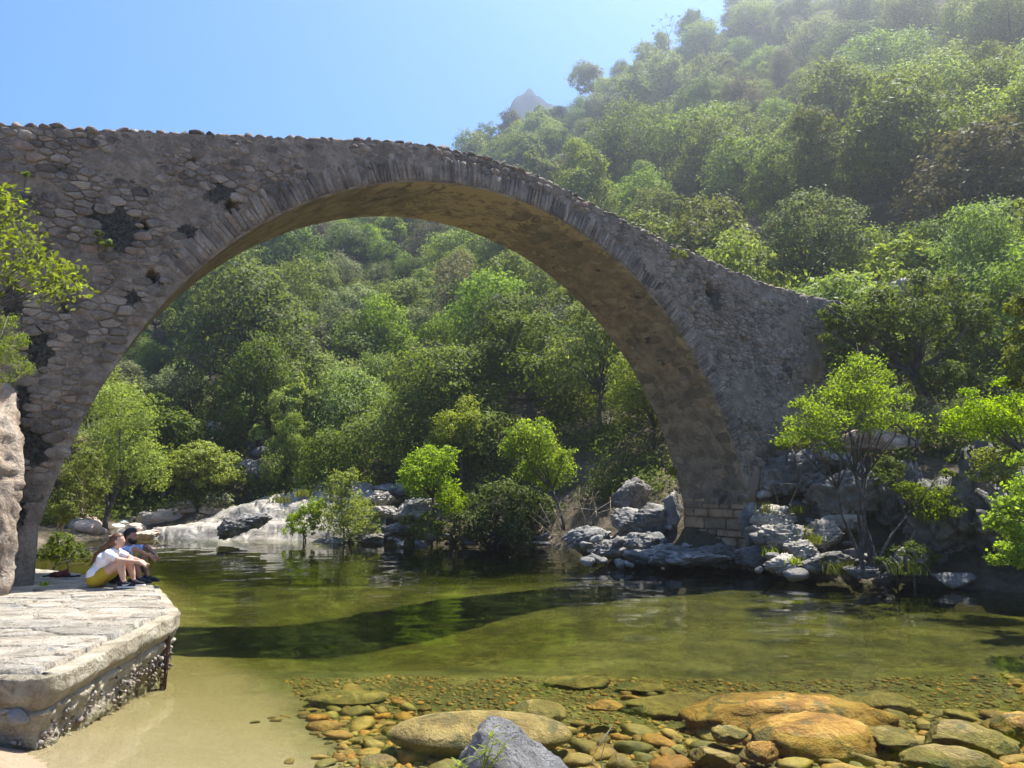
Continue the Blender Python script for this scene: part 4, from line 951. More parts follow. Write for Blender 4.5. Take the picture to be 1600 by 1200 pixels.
px_tree('slender_alder', 'slender many stemmed alder with layered sprays on the right bank', [(1350, 575, 24), (1330, 600, 26), (1375, 590, 18), (1300, 620, 28), (1270, 640, 20), (1340, 635, 30), (1250, 628, 12), (1310, 655, 26), (1375, 630, 22), (1395, 610, 14), (1250, 675, 22), (1225, 690, 14), (1285, 680, 20), (1340, 560, 12), (1420, 655, 14), (1360, 610, 22), (1320, 590, 18), (1280, 655, 18), (1385, 655, 20), (1355, 665, 20), (1240, 655, 12), (1300, 700, 16), (1410, 625, 12)], 17.4, (1352, 875, 17.4), 'bright', 8500, .075, 1031, .04, stems=5, frac=.55, flat=.45, clump=.85, jit=.9, per=14, twigs=1, spread=.9)
px_tree('alder_branch', 'bright low alder spray drooping in front of the cliff', [(1430, 770, 20), (1455, 790, 22), (1475, 770, 16), (1445, 805, 16), (1490, 800, 14), (1410, 760, 12), (1480, 740, 9), (1485, 715, 8)], 16.6, (1390, 870, 16.8), 'bright', 2400, .075, 1033, .03, stems=2, frac=.7, flat=.6, clump=.62, jit=.9, per=14, spread=.5)
px_tree('spreading_oak', 'wide spreading evergreen oak with bare limbs on the right bank', [(1340, 500, 36), (1380, 475, 34), (1430, 455, 32), (1480, 460, 34), (1520, 490, 32), (1440, 500, 40), (1390, 520, 34), (1330, 530, 26), (1490, 520, 34), (1320, 555, 20), (1530, 525, 24), (1355, 565, 18), (1305, 490, 20), (1300, 520, 22), (1305, 560, 20), (1315, 590, 18), (1400, 555, 24), (1500, 555, 22)], 21.6, (1455, 640, 21.8), 'oak', 14000, .12, 1035, .2, frac=.45, clump=.34)
px_tree('bank_shrub', 'grey green shrub under the spreading oak above the rubble', [(1400, 625, 22), (1430, 640, 24), (1380, 650, 18), (1460, 650, 20), (1410, 660, 18)], 20.4, (1425, 690, 20.4), 'pale', 3600, .09, 1081, .03, stems=3, cat='shrub', jit=.8)
px_tree('bank_shrub', 'dense green shrub left of the feathery bough on the right', [(1470, 600, 24), (1490, 580, 20), (1450, 590, 18), (1510, 590, 18)], 20.8, (1480, 660, 20.8), 'mid', 3200, .1, 1082, .03, stems=2, cat='shrub', jit=.8)
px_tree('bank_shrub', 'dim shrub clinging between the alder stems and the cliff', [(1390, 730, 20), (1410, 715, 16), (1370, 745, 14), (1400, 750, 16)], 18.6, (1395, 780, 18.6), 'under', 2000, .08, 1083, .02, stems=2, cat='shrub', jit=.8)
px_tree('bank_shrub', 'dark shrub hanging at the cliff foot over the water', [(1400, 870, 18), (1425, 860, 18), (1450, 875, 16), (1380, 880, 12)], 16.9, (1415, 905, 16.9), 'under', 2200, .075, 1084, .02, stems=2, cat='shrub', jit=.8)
px_tree('bank_shrub', 'leafy shrub in front of the right cliff below the feathery bough', [(1540, 720, 20), (1565, 740, 22), (1580, 715, 18), (1530, 745, 14)], 15.6, (1560, 790, 15.7), 'mid', 2600, .08, 1085, .025, stems=2, cat='shrub', jit=.8)
px_tree('bank_shrub', 'small yellowish shrub at the foot of the right spandrel', [(1235, 680, 14), (1250, 692, 14), (1222, 694, 10)], 20.3, (1238, 712, 20.3), 'grass', 1100, .08, 1086, .02, stems=2, cat='shrub', jit=.9)
px_tree('edge_oak', 'round evergreen tree above the oak at the right edge', [(1540, 350, 34), (1580, 340, 34), (1520, 385, 30), (1560, 395, 36), (1600, 390, 36), (1500, 410, 18), (1610, 350, 30)], 33., (1570, 470, 33), 'oak', 6500, .17, 1037, .13)
px_tree('edge_alder', 'feathery sunlit alder bough reaching in from the right edge', [(1500, 650, 22), (1530, 640, 26), (1560, 655, 26), (1580, 630, 24), (1540, 675, 22), (1490, 670, 16), (1595, 665, 26), (1515, 615, 12), (1570, 600, 14)], 15.5, (1680, 840, 15), 'bright', 4200, .075, 1039, .05, flat=.55, frac=.6, clump=.6, jit=.9, per=14, spread=.7)
px_tree('edge_alder', 'bright yellow green leaves of the tree at the right edge', [(1590, 480, 16), (1600, 520, 22), (1585, 545, 14), (1605, 570, 26), (1595, 600, 16), (1605, 470, 18)], 12.5, (1720, 820, 12.4), 'bright', 1700, .085, 1041, .05, flat=.7, clump=.6, spread=.6, jit=.9, per=14)
px_tree('edge_alder', 'drooping leafy bough low over the water at right edge', [(1580, 790, 22), (1560, 815, 18), (1590, 830, 24), (1575, 860, 18), (1600, 870, 20), (1555, 875, 12), (1600, 760, 20), (1595, 720, 16)], 13.5, (1700, 860, 13.5), 'alder', 2900, .085, 1043, .05, flat=.7, clump=.6, spread=.6, jit=.9, per=14)
px_tree('silver_tree', 'large pale silvery tree just above the right end of the parapet', [(1270, 340, 46), (1230, 365, 40), (1310, 350, 40), (1260, 390, 46), (1215, 395, 32), (1300, 395, 42), (1330, 385, 28), (1240, 330, 28), (1285, 420, 34), (1320, 415, 24), (1225, 420, 24), (1200, 405, 18)], 34., (1270, 470, 34), 'pale', 10500, .17, 1045, .16, clump=.3)
px_tree('dark_oak', 'big dome shaped dark oak in the middle of the hillside', [(990, 200, 50), (950, 225, 46), (1035, 220, 46), (980, 250, 52), (930, 260, 34), (1045, 265, 36), (1000, 280, 40), (960, 180, 30), (1020, 180, 30)], 76., (990, 320, 76), 'oak', 8000, .3, 1047, .25)
px_tree('bright_dome', 'wide yellow green crowned oak on the hillside above the silver tree', [(1230, 235, 40), (1270, 225, 34), (1190, 250, 34), (1250, 265, 44), (1210, 290, 40), (1285, 255, 28), (1180, 285, 26)], 62., (1235, 340, 62), 'mid', 7500, .26, 1049, .2)
px_tree('brown_tree', 'tall greyish brown tree in the middle of the arch opening', [(715, 415, 28), (700, 440, 30), (735, 445, 30), (690, 475, 32), (725, 480, 36), (755, 480, 26), (705, 515, 34), (740, 515, 30), (770, 460, 20)], 52., (720, 570, 52), 'brown', 7500, .2, 1051, .14)
px_tree('brown_tree', 'rusty topped tree below the tall brown one in the arch', [(665, 560, 28), (690, 570, 24), (650, 585, 26), (680, 595, 28), (640, 605, 18), (705, 590, 14)], 44., (670, 640, 44), 'brown', 4600, .19, 1053, .11)
px_tree('light_oak', 'broad light green oak in the upper left of the arch opening', [(440, 440, 34), (470, 430, 30), (410, 455, 30), (450, 470, 40), (480, 465, 30), (420, 490, 30), (390, 470, 20)], 62., (450, 540, 62), 'mid', 6500, .23, 1055, .16)
px_tree('lit_oak', 'sunlit oak with dark underside at the centre of the arch', [(590, 485, 28), (610, 510, 32), (580, 525, 30), (625, 540, 28), (595, 555, 30), (565, 545, 22), (640, 515, 18)], 49., (600, 610, 49), 'mid', 6000, .19, 1057, .13)
px_tree('bare_tree', 'leafless grey tree standing on the skyline', [(1040, 35, 14), (1055, 30, 10), (1028, 48, 12)], 128., (1045, 75, 128), 'brown', 260, .25, 1059, .12, bark='paletwig', twigs=4)

# ------------------------------------------------------------------ platform of stone and concrete at the left
PLZ = .67
plat = empty('stone_platform', (-6, 10, 0)); tag(plat, 'low stone paved concrete platform jutting into the pool at left', 'platform')
PO = np.array([6., -10., 0])              # puts world coordinates into the platform's own
POLY = np.array([(-13, 15.6), (-9.2, 14.7), (-5.75, 12.35), (-4.3, 9.8), (-4.02, 6.72), (-4.62, 6.62), (-8, 6.9), (-13, 7.2)])
def platform_body():
    P = []; n_ = len(POLY)
    for i in range(n_):
        a, b = POLY[i], POLY[(i + 1) % n_]; k = max(2, int(np.linalg.norm(b - a) / .035)) if 1 <= i <= 5 else 14
        P += [a + (b - a) * t for t in np.linspace(0, 1, k, endpoint=False)]
    P = np.array(P); n = len(P); nx = np.roll(P, -1, 0) - np.roll(P, 1, 0); nr = np.stack([nx[:, 1], -nx[:, 0]], 1); nr /= np.linalg.norm(nr, axis=1)[:, None]
    c = P.mean(0); nr *= np.sign(((P - c) * nr).sum(1))[:, None]
    zs = np.concatenate([[PLZ - .07], np.linspace(PLZ - .075, .2, 24), np.linspace(.18, -.9, 22)]); rows = []
    for k, z in enumerate(zs):
        X = np.column_stack([P * 1.7, np.full(n, z * 3)]); low = sstep(.35, .0, z); d = fbm(X * .5, 4, 141) * .05 + fbm(X * 2.2, 3, 143) * .016
        d = d * (1 + 1.6 * low) - .1 * low + (.13 if k > 0 else -.12) - .05 * sstep(.45, .35, z)
        f1, f2, cid = worley(np.column_stack([P * 9, np.full(n, z * 11)]) + fbm(X, 2, 145)[:, None] * .5, 146); d = d + (.05 - .09 * f1 + .03 * (cid - .5)) * sstep(.62, .2, z) * .6 - .03 * np.exp(-((z - .33 - .05 * fbm(np.column_stack([P * .9, 0 * P[:, 0]]), 3, 148)) / .018) ** 2)
        jag = fbm(np.column_stack([P * 4, np.full(n, z * 6)]), 3, 147) * .05 * low
        rows.append(np.column_stack([P + nr * (d + jag)[:, None], np.full(n, z) + (fbm(X * 1.3, 3, 149) * .025 if k < 3 else 0)]))
    V = np.concatenate(rows); m = len(zs); Q = []
    for k in range(m - 1):
        i = np.arange(n); j = (i + 1) % n; Q.append(np.stack([k * n + i, k * n + j, (k + 1) * n + j, (k + 1) * n + i], 1))
    V = np.concatenate([V, [[c[0], c[1], PLZ - .06]]]); T = np.stack([np.arange(n), np.full(n, len(V) - 1), (np.arange(n) + 1) % n], 1)
    return mesh('concrete_base', V + PO, [np.concatenate(Q), T], False), P, nr
me, PERI, PNR = platform_body(); obj('concrete_base', me, M['concrete'], plat)
def in_poly(C, poly):
    r = np.zeros(len(C), bool); j = len(poly) - 1
    for i in range(len(poly)):
        a, b = poly[i], poly[j]; c = ((a[1] > C[:, 1]) != (b[1] > C[:, 1])) & (C[:, 0] < (b[0] - a[0]) * (C[:, 1] - a[1]) / (b[1] - a[1] + 1e-12) + a[0]); r ^= c; j = i
    return r
def clip_poly(pl, poly):
    c = poly.mean(0)
    for i in range(len(poly)):
        a, b = poly[i], poly[(i + 1) % len(poly)]; e = b - a; nrm = np.array([e[1], -e[0]]); nrm /= np.linalg.norm(nrm)
        if (a - c) @ nrm < 0: nrm = -nrm
        pl = clip(pl, nrm, a @ nrm)
        if len(pl) < 3: return None
    return pl
PV = POLY[[1, 2, 3, 4, 5, 6, 7, 0]] * 1.0
P, R = scatter(lambda C: in_poly(C, POLY) & (C[:, 0] > -9.8), (-10, 6.4), (-3.9, 15.2), lambda C, g: np.clip(.3 * np.exp(g.normal(0, .4, len(C))), .14, .6), 5000, 151, 2.2)
g = np.random.default_rng(152)
for i, pl in enumerate(cells(P, R, 2.2)):
    if pl is None: continue
    pl = clip_poly(pl, POLY)
    if pl is None: continue
    V, T, Q = stone_geo(pl, .004, .05, g, sink=.07, round_=0); V[:, 2] = np.where(V[:, 2] < 0, V[:, 2], .02 + (V[:, 2] - .05) * .22 + g.uniform(-.012, .012)) + PLZ - .03
    o = V.mean(0); obj('paving_stone', mesh('paving_stone', V - o, [T, Q], False), M['paving'], plat, loc=o + PO)
# rough aggregate showing in the lower half of the side
mb = MB(); g = np.random.default_rng(155); iv, it = ico(1)
M['aggregate'] = rock_mat('aggregate', [(0, (.1, .085, .07)), (.5, (.22, .19, .165)), (1, (.36, .33, .3))], 8., bumpk=.3, perisland=.4)
for k in range(1500):
    i = int(g.integers(len(PERI))); p = PERI[i]
    if not (p[0] > -7.5 and p[1] < 12.2): continue
    z = .42 * g.random() ** 1.3 - .1; 
    if p[1] > 8.2 and z > .2: z -= .15
    r = g.uniform(.009, .03); q = np.array([*(p + PNR[i] * (.02 + g.uniform(-.03, .05))), z])
    mb.add(q + iv * r * g.uniform(.6, 1.3, 3) * (1 + g.uniform(-.2, .2, (len(iv), 1))) + PO, it)
tag(obj('exposed_aggregate', mb.mesh('exposed_aggregate'), M['aggregate'], plat), kind='stuff')
# rusty iron channel standing against the side
post = empty('iron_post', on(262, 1042, 0.) + np.array([-.04, -.05, 0])); tag(post, 'rusty iron channel post standing in water against the platform side', 'post')
M['rust'] = rock_mat('rust', [(0, (.05, .03, .025)), (.5, (.1, .055, .042)), (1, (.16, .085, .055))], 9., bumpk=.5)
def boxm(name, sx, sy, sz, c=(0, 0, 0), bev=.004):
    bm = bmesh.new(); bmesh.ops.create_cube(bm, size=1)
    for v in bm.verts: v.co = Vector((v.co.x * sx + c[0], v.co.y * sy + c[1], v.co.z * sz + c[2]))
    if bev: bmesh.ops.bevel(bm, geom=bm.edges[:], offset=bev, segments=1, affect='EDGES')
    me = bpy.data.meshes.new(name); bm.to_mesh(me); bm.free(); return me
post.rotation_euler = (0, .04, .25)
obj('web', boxm('web', .012, .1, 1.0, (0, 0, .05)), M['rust'], post)
obj('flange', boxm('flange', .05, .011, 1.0, (.032, -.045, .05)), M['rust'], post); obj('flange', boxm('flange', .05, .011, 1.0, (.032, .045, .05)), M['rust'], post)

# ------------------------------------------------------------------ rock outcrop at the left edge with shrubs over it
def hull_rock(name, pts, seed, cutsub=4, amp=.05, freq=2., fine=.02):
    bm = bmesh.new()
    for p in pts: bm.verts.new([float(c) for c in p])
    bmesh.ops.convex_hull(bm, input=bm.verts[:]); bmesh.ops.delete(bm, geom=[v for v in bm.verts if not v.link_faces], context='VERTS')
    bmesh.ops.triangulate(bm, faces=bm.faces[:])
    bmesh.ops.subdivide_edges(bm, edges=bm.edges[:], cuts=cutsub, use_grid_fill=True); bmesh.ops.triangulate(bm, faces=bm.faces[:])
    if cutsub >= 4: bmesh.ops.subdivide_edges(bm, edges=[e for e in bm.edges], cuts=1, use_grid_fill=True); bmesh.ops.triangulate(bm, faces=bm.faces[:])
    bm.normal_update(); V = np.array([v.co[:] for v in bm.verts]); Nn = np.array([v.normal[:] for v in bm.verts]); T = np.array([[v.index for v in f.verts] for f in bm.faces]) if not bm.verts.index_update() else None
    bm.free()
    V = V + Nn * (ridged(V * freq + seed, 4, seed) * amp + fbm(V * freq * 4 + seed, 4, seed + 1) * fine)[:, None]
    return mesh(name, V, T)
oc = at(10, 905, 11.6)
pts = [at(26, 640, 11.2), at(10, 606, 11.4), at(30, 700, 11.1), at(24, 790, 11.0), at(16, 860, 11.0), at(8, 925, 10.9), at(-60, 600, 11.3), at(-160, 640, 11.2), at(-160, 930, 10.6), at(-60, 930, 10.3), at(-40, 720, 10.3), at(-120, 720, 10.3), at(-150, 640, 12.3), at(-40, 600, 12.2), at(5, 640, 11.9), at(0, 900, 11.9), at(-150, 920, 12.2)]
tag(obj('rock_outcrop', hull_rock('rock_outcrop', np.array(pts) - oc, 61, 6, .11, 2.6, .07), M['wallrock'], loc=oc), 'sunlit pinkish rough rock standing against the left pier', 'rock')
def leaf_mesh(name, l, w, obov=.65, fold=.18, curl=.12):
    # pointed oval leaf, 8 faces, base at the origin, pointing along +Y
    y = np.array([0, .22, .5, .75, 1.]) * l; hw = np.array([.02, .55 * (1.5 - obov), .95, .9 * (obov + .3), .02]) * w / 2; V = []
    for yy, h in zip(y, hw):
        z = -curl * (yy / l) ** 2 * l; V += [(-h, yy, z + fold * h), (0, yy, z), (h, yy, z + fold * h)]
    Q = [(3 * i + j, 3 * i + j + 1, 3 * i + j + 4, 3 * i + j + 3) for i in range(4) for j in (0, 1)]
    return mesh(name, np.array(V), np.array(Q), True)
def place_leaf(me, parent, p, d, up, sc):
    y = Vector(d).normalized(); z = Vector(up); z = (z - z.dot(y) * y)
    if z.length < 1e-3: z = Vector((0, 0, 1)) - y.z * y
    z.normalize(); x = y.cross(z)
    from mathutils import Matrix
    m = Matrix((x, y, z)).transposed().to_4x4()
    o = obj('leaf', me, None, parent, loc=p, rot=m.to_euler(), scale=float(sc)); return o
lf = leaf_mesh('leaf', .095, .042, .75); lf.materials.append(M['bright'])
g = np.random.default_rng(161); b0 = at(-70, 560, 9.4)
sh = empty('overhanging_shrub', b0); tag(sh, 'bright green leathery leaved shrub overhanging from the left edge', 'shrub')
tips = [(12, 330), (30, 318), (5, 352), (40, 352), (22, 375), (48, 372), (8, 392), (35, 395), (60, 392), (12, 312), (62, 408), (80, 412), (95, 420), (112, 428), (125, 448), (104, 452), (85, 440), (70, 455), (48, 425), (30, 418), (10, 415), (92, 462), (50, 446), (0, 372), (18, 440), (75, 425), (2, 300)]
mbs = MB(); hub = at(-45, 480, 9.4) - b0; hub2 = at(-60, 410, 9.4) - b0
mbs.tube([(0, 0, 0), hub * .6, hub], [.03, .024, .016]); mbs.tube([hub * .5, hub2], [.02, .013])
for (tx, ty) in tips:
    d = 9.4 + g.uniform(-.45, .45); t = at(tx, ty, d) - b0; h = hub if ty > 385 else hub2
    m_ = (h + t) / 2 + g.normal(0, .03, 3) - [0, 0, .05]; mbs.tube([h, m_, t], [.008, .006, .004], 5)
    ax = unit(t - m_) + np.array([0, 0, .4])
    for k in range(11):
        a = k * 2.4 + g.uniform(-.3, .3); e1 = unit(np.cross(ax, [0.3, 1, .2])); e2 = unit(np.cross(ax, e1)); dr = unit(ax * g.uniform(.4, 1.) + (e1 * math.cos(a) + e2 * math.sin(a)) * g.uniform(.6, 1.1))
        place_leaf(lf, sh, t + (m_ - t) * g.uniform(0, .45) * (k > 5), dr, unit(ax) + np.array([0, 0, .6]), g.uniform(.75, 1.2))
obj('branch', mbs.mesh('branch', True), M['bark'], sh)
lv = np.array([v.co[:] for v in lf.vertices]); lq = np.array([p.vertices[:] for p in lf.polygons]); mb = MB()
for k in range(760):
    tx, ty = tips[k % len(tips)]; t = at(tx + g.normal(0, 11), ty + g.normal(4, 10), 9.4 + g.uniform(-.5, .5)) - b0
    y = unit(np.array([g.normal(.4, .6), g.normal(0, .6), g.normal(.5, .5)])); z = unit(np.array([0, 0, 1.]) + g.normal(0, .5, 3)); z = unit(z - (z @ y) * y); x = np.cross(y, z)
    mb.add(t + (lv @ np.stack([x, y, z])) * g.uniform(.7, 1.15), None, lq)
tag(obj('foliage', mb.mesh('foliage', True), M['bright'], sh), kind='stuff')
px_tree('heath_bush', 'fine leaved yellow green bush on top of the sunlit left rock', [(10, 505, 22), (25, 530, 20), (8, 555, 24), (35, 575, 16), (12, 590, 18), (45, 572, 10), (-20, 540, 30)], 10.8, (-10, 630, 11.2), 'bright', 2600, .05, 1061, .03, cat='shrub', stems=3, flat=.6, clump=.4, spread=.35, bark='paletwig', aspect=.25, twigs=2)
# little plants rooted in the masonry
for i, (px, py, r, lab, s_) in enumerate([(165, 378, 13, 'small weed rooted beside the big dark patch on the bridge', 1), (155, 366, 8, 'tiny weed above left of the dark patch on the bridge', 1), (1058, 395, 14, 'small bush rooted near the parapet on the right spandrel', 1), (40, 272, 6, 'tiny weed high on the left of the bridge wall', 1)]):
    sz = face_sz(px, py); c = bw(sz[0], -.12, sz[1]); d = c[1]
    px_tree('wall_plant', lab, [(px, py, r * .7), (px + r * .6, py + r * .3, r * .55), (px - r * .5, py + r * .1, r * .5)], d, (px, py + 2, d + .12), 'mid', int(26 * r), .055, 1070 + i, .004, cat='plant', spread=.05, clump=.5)

# ------------------------------------------------------------------ foreground: boulders under the water, cobbles, rock with a plant
FB = [
 (1228, 1124, 8.0, 288, 66, 1, 'amber', 'long amber boulder lying under water at lower right', dict(cuts=7), 1.2),
 (1273, 1160, 7.0, 186, 66, 2, 'amber', 'orange rounded boulder in front of the long amber one', dict(cuts=5), .9),
 (750, 1146, 7.05, 256, 50, 3, 'gold', 'smooth golden boulder with dry top behind the grey rock', dict(cuts=2, rough=.05, block=0, smooth=True), .8),
 (1507, 1155, 7.1, 138, 40, 4, 'gold', 'pointed golden boulder under water near the right edge', dict(cuts=6), .7),
 (1485, 1190, 6.5, 130, 36, 5, 'gold', 'flat golden boulder at the bottom right corner', dict(cuts=6), .5),
 (1052, 1103, 8.1, 158, 36, 6, 'gold', 'olive flat boulder left of the long amber boulder', dict(cuts=5), .9),
 (843, 1113, 7.9, 78, 30, 7, 'gold', 'rounded yellow stone behind the smooth golden boulder', dict(cuts=2, rough=.06, block=0, smooth=True), .5),
 (945, 1104, 8.0, 50, 15, 8, 'amber', 'small orange stone between the olive and yellow boulders', dict(cuts=3), .35),
 (1600, 1150, 7.2, 80, 60, 9, 'amber', 'pinkish orange boulder cut by the right edge', dict(cuts=4), .6),
 (900, 1066, 9.3, 90, 14, 10, 'gold', 'flat brown stone farther out under water', dict(cuts=4), .5),
 (1140, 1148, 7.2, 50, 20, 11, 'gold', 'grey green stone at the left end of the amber boulder', dict(cuts=5), .35),
 (1115, 1183, 6.6, 70, 24, 12, 'gold', 'angular olive stone left of the orange boulder', dict(cuts=7), .4),
 (1195, 1176, 6.7, 56, 26, 13, 'amber', 'dark red stone wedged under the orange boulder', dict(cuts=6), .35),
 (1400, 1152, 7.3, 90, 22, 14, 'gold', 'greenish stone right of the orange boulder', dict(cuts=6), .5),
 (590, 1192, 6.3, 50, 16, 15, 'gold', 'tan rounded stone near the sandy shallows', dict(cuts=3), .3),
 (1375, 1100, 8.4, 120, 24, 16, 'gold', 'dim olive slab behind the amber boulder', dict(cuts=6), .8),
 (540, 1090, 8.6, 110, 14, 17, 'gold', 'pale green slab under water left of centre', dict(cuts=4), .5),
 (1000, 1075, 9.0, 70, 10, 18, 'gold', 'thin brown stone under water behind the olive boulder', dict(cuts=4), .4)]
SUBM = {3: .02, 1: .11, 2: .1, 6: .12, 16: .2, 10: .25, 17: .25, 18: .25}
for px, py, d, w, h, seed, mt, lab, kw, dep in FB:
    d = (2.2 + SUBM.get(seed, .13)) * FPX / (py - h / 2 - YH)
    if seed in (6, 10, 16, 17, 18):                       # lies flat on the bed
        for _ in range(6): q_ = on(px, py, float(bed_h(*at(px, py, d)[:2])) + .04); d = q_[1]
    rock('boulder', px, py, d, w, h, seed + 400, mt, lab, depth=dep, sub=4, **{**dict(smooth=False, rough=.12, block=.07), **kw})
cv = [rock_mesh('cobble', (1, .78, .34), 700 + k, 2, 8, .14, cutd=(.5, .85), smooth=True) for k in range(14)]
for m_ in cv: m_.materials.append(M['cobble'])
g = np.random.default_rng(171)
def cob_in(C):
    e = C[:, 0] + (C[:, 1] - 6) * .55 + fbm(np.column_stack([C * .8, 0 * C[:, 0]]), 3, 173) * 1.1 + np.random.default_rng(3).normal(0, .3, len(C))
    return (e > -.9) & (C[:, 1] < 9.2 + fbm(np.column_stack([C * .6, 0 * C[:, 0] + 4]), 2, 175) * 2.2) & (C[:, 1] > np.interp(C[:, 0], SHX, SHY) + .25)
P, R = scatter(cob_in, (-3, 4.8), (6.5, 11), lambda C, g: np.clip(.052 * np.exp(g.normal(0, .55, len(C))), .022, .19), 26000, 172, 1.25)
order = np.argsort(-R / (P[:, 1] + 1)); Z = bed_h(P[:, 0], P[:, 1]); rest = MB(); cvV = [(np.array([v.co[:] for v in m_.vertices]), np.array([p.vertices[:] for p in m_.polygons])) for m_ in cv]
for n_, i in enumerate(order):
    k = n_ % 14; a = g.uniform(0, 6.28); s_ = R[i] * 2.1; p = np.array([P[i, 0], P[i, 1], Z[i] + R[i] * .12]); pxy = proj(p)[0]
    if not (-40 < pxy[0] < 1650 and pxy[1] < 1260): continue
    if n_ < 300: obj('cobble', cv[k], None, bed, loc=p, rot=(g.uniform(-.2, .2), g.uniform(-.2, .2), a), scale=s_)
    else:
        V, T = cvV[k]; ca, sa = math.cos(a), math.sin(a); V = V * s_; rest.add(np.column_stack([V[:, 0] * ca - V[:, 1] * sa, V[:, 0] * sa + V[:, 1] * ca, V[:, 2]]) + p, T)
P2, R2 = scatter(lambda C: (C[:, 0] + (C[:, 1] - 6) * .5 + fbm(np.column_stack([C * .8, 0 * C[:, 0]]), 3, 173) > -1.1) & (C[:, 1] > np.interp(C[:, 0], SHX, SHY) + .2), (-3, 4.8), (6.8, 10.4), lambda C, g: np.clip(.026 * np.exp(g.normal(0, .4, len(C))), .014, .06), 15000, 177, 1.2)
Z2 = bed_h(P2[:, 0], P2[:, 1])
for i in range(len(P2)):
    V, T = ico(1); V = V * np.array([1, .8, .5]) * R2[i] * (1 + g.uniform(-.2, .2, (len(V), 1))); a = g.uniform(0, 6.28); ca, sa = math.cos(a), math.sin(a)
    rest.add(np.column_stack([V[:, 0] * ca - V[:, 1] * sa, V[:, 0] * sa + V[:, 1] * ca, V[:, 2]]) + [P2[i, 0], P2[i, 1], Z2[i]], T)
tag(obj('cobble_bed', rest.mesh('cobble_bed', True), M['cobble'], bed), kind='stuff')
# grey pointed rock with a plant
oc = at(790, 1200, 5.3)
pts = [at(768, 1121, 5.3), at(752, 1140, 5.1), at(790, 1128, 5.45), at(820, 1150, 5.3), at(846, 1172, 5.3), at(890, 1206, 5.2), at(716, 1200, 5.2), at(722, 1185, 5.35), at(705, 1260, 5.0), at(800, 1260, 4.8), at(910, 1260, 5.0), at(730, 1250, 5.7), at(880, 1250, 5.7), at(800, 1180, 5.75), at(770, 1190, 4.95)]
tag(obj('pointed_rock', hull_rock('pointed_rock', np.array(pts) - oc, 63, 5, .03, 8., .022), M['forerock'], loc=oc), 'pointed grey rock with a small plant at the bottom edge', 'rock')
l2 = leaf_mesh('leaf', .075, .02, .5, .25, .2); l2.materials.append(M['bright'])
g = np.random.default_rng(181)
for (bx, by, tops, lab) in [(752, 1215, [(768, 1140), (760, 1165), (775, 1150), (748, 1172), (782, 1172), (790, 1160), (764, 1182), (776, 1190)], 'leafy green plant in front of the pointed grey rock'), (716, 1225, [(716, 1192), (726, 1196), (706, 1200)], 'small green sprout at the left foot of the grey rock')]:
    b0 = at(bx, by, 4.85); e = empty('waterside_plant', b0); tag(e, lab, 'plant'); mb = MB()
    for tx, ty in tops:
        t = at(tx, ty, 4.85 + g.uniform(-.08, .08)) - b0; mb.tube([(0, 0, 0), t * .55 + g.normal(0, .008, 3), t], [.004, .003, .0018], 5)
        for k in range(5):
            a = k * 2.4 + g.uniform(-.4, .4); dr = np.array([math.cos(a), math.sin(a) * .8, g.uniform(.1, .9)]); place_leaf(l2, e, t * (1 - .08 * k), dr, (0, 0, 1), g.uniform(.6, 1.1))
    obj('stem', mb.mesh('stem', True), M['mid'], e)
b0 = at(945, 1215, 5.6); tw = empty('dry_twig', b0); tag(tw, 'thin dry twigs standing up right of the grey rock', 'twig'); mb = MB()
for tops in ([(938, 1190), (948, 1150), (957, 1133)], [(925, 1190), (932, 1170), (952, 1140)], [(966, 1200), (962, 1180), (955, 1160)]):
    mb.tube([(0, 0, 0)] + [at(x, y, 5.6) - b0 for x, y in tops], [.004, .0035, .003, .002], 5)
obj('stem', mb.mesh('stem', True), M['paletwig'], tw)
# stones half buried in the sand at the foot of the platform
for px, py, w, h, mt, lab, sd in [(28, 1120, 34, 22, 'bankrock', 'blue grey flat stone in the sand by the platform', 1), (8, 1112, 20, 10, 'granite', 'white stone at the left edge of the sand', 2)]:
    rock('stone', px, py, 6.6, w, h, 900 + sd, mt, lab, cuts=10)
# grass
def tuft(px, py, d, hpx, n, lab, seed, mat='grass', wpx=None):
    g = np.random.default_rng(seed); b = at(px, py, d); h = hpx / FPX * d; w = (wpx or hpx * .5) / FPX * d; V = []; Q = []
    for i in range(n):
        p = np.array([g.normal(0, w * .4), g.normal(0, w * .3), -.03]); l = g.normal(0, .35, 2) * h; t = p + [l[0], l[1], h * g.uniform(.5, 1.1)]; m_ = p + ([l[0] * .35, l[1] * .35, h * .55]); s_ = np.array([.006, .003, 0]) * (1 + d * .05)
        k = len(V); V += [p - s_, p + s_, m_ + s_ * .8, m_ - s_ * .8, t]; Q.append((k, k + 1, k + 2, k + 3)); Q.append((k + 3, k + 2, k + 4, k + 4)) if False else None
        T_.append((k + 3 , k + 2, k + 4)) if False else None
        Q.append((k + 3, k + 2, k + 4, k + 3)) if False else None
    V = np.array(V); k = np.arange(n) * 5; T = np.stack([k + 3, k + 2, k + 4], 1)
    tag(obj('grass_tuft', mesh('grass_tuft', V, [np.array(Q), T]), M[mat], loc=b), lab, 'grass', 'grass tufts on the banks')
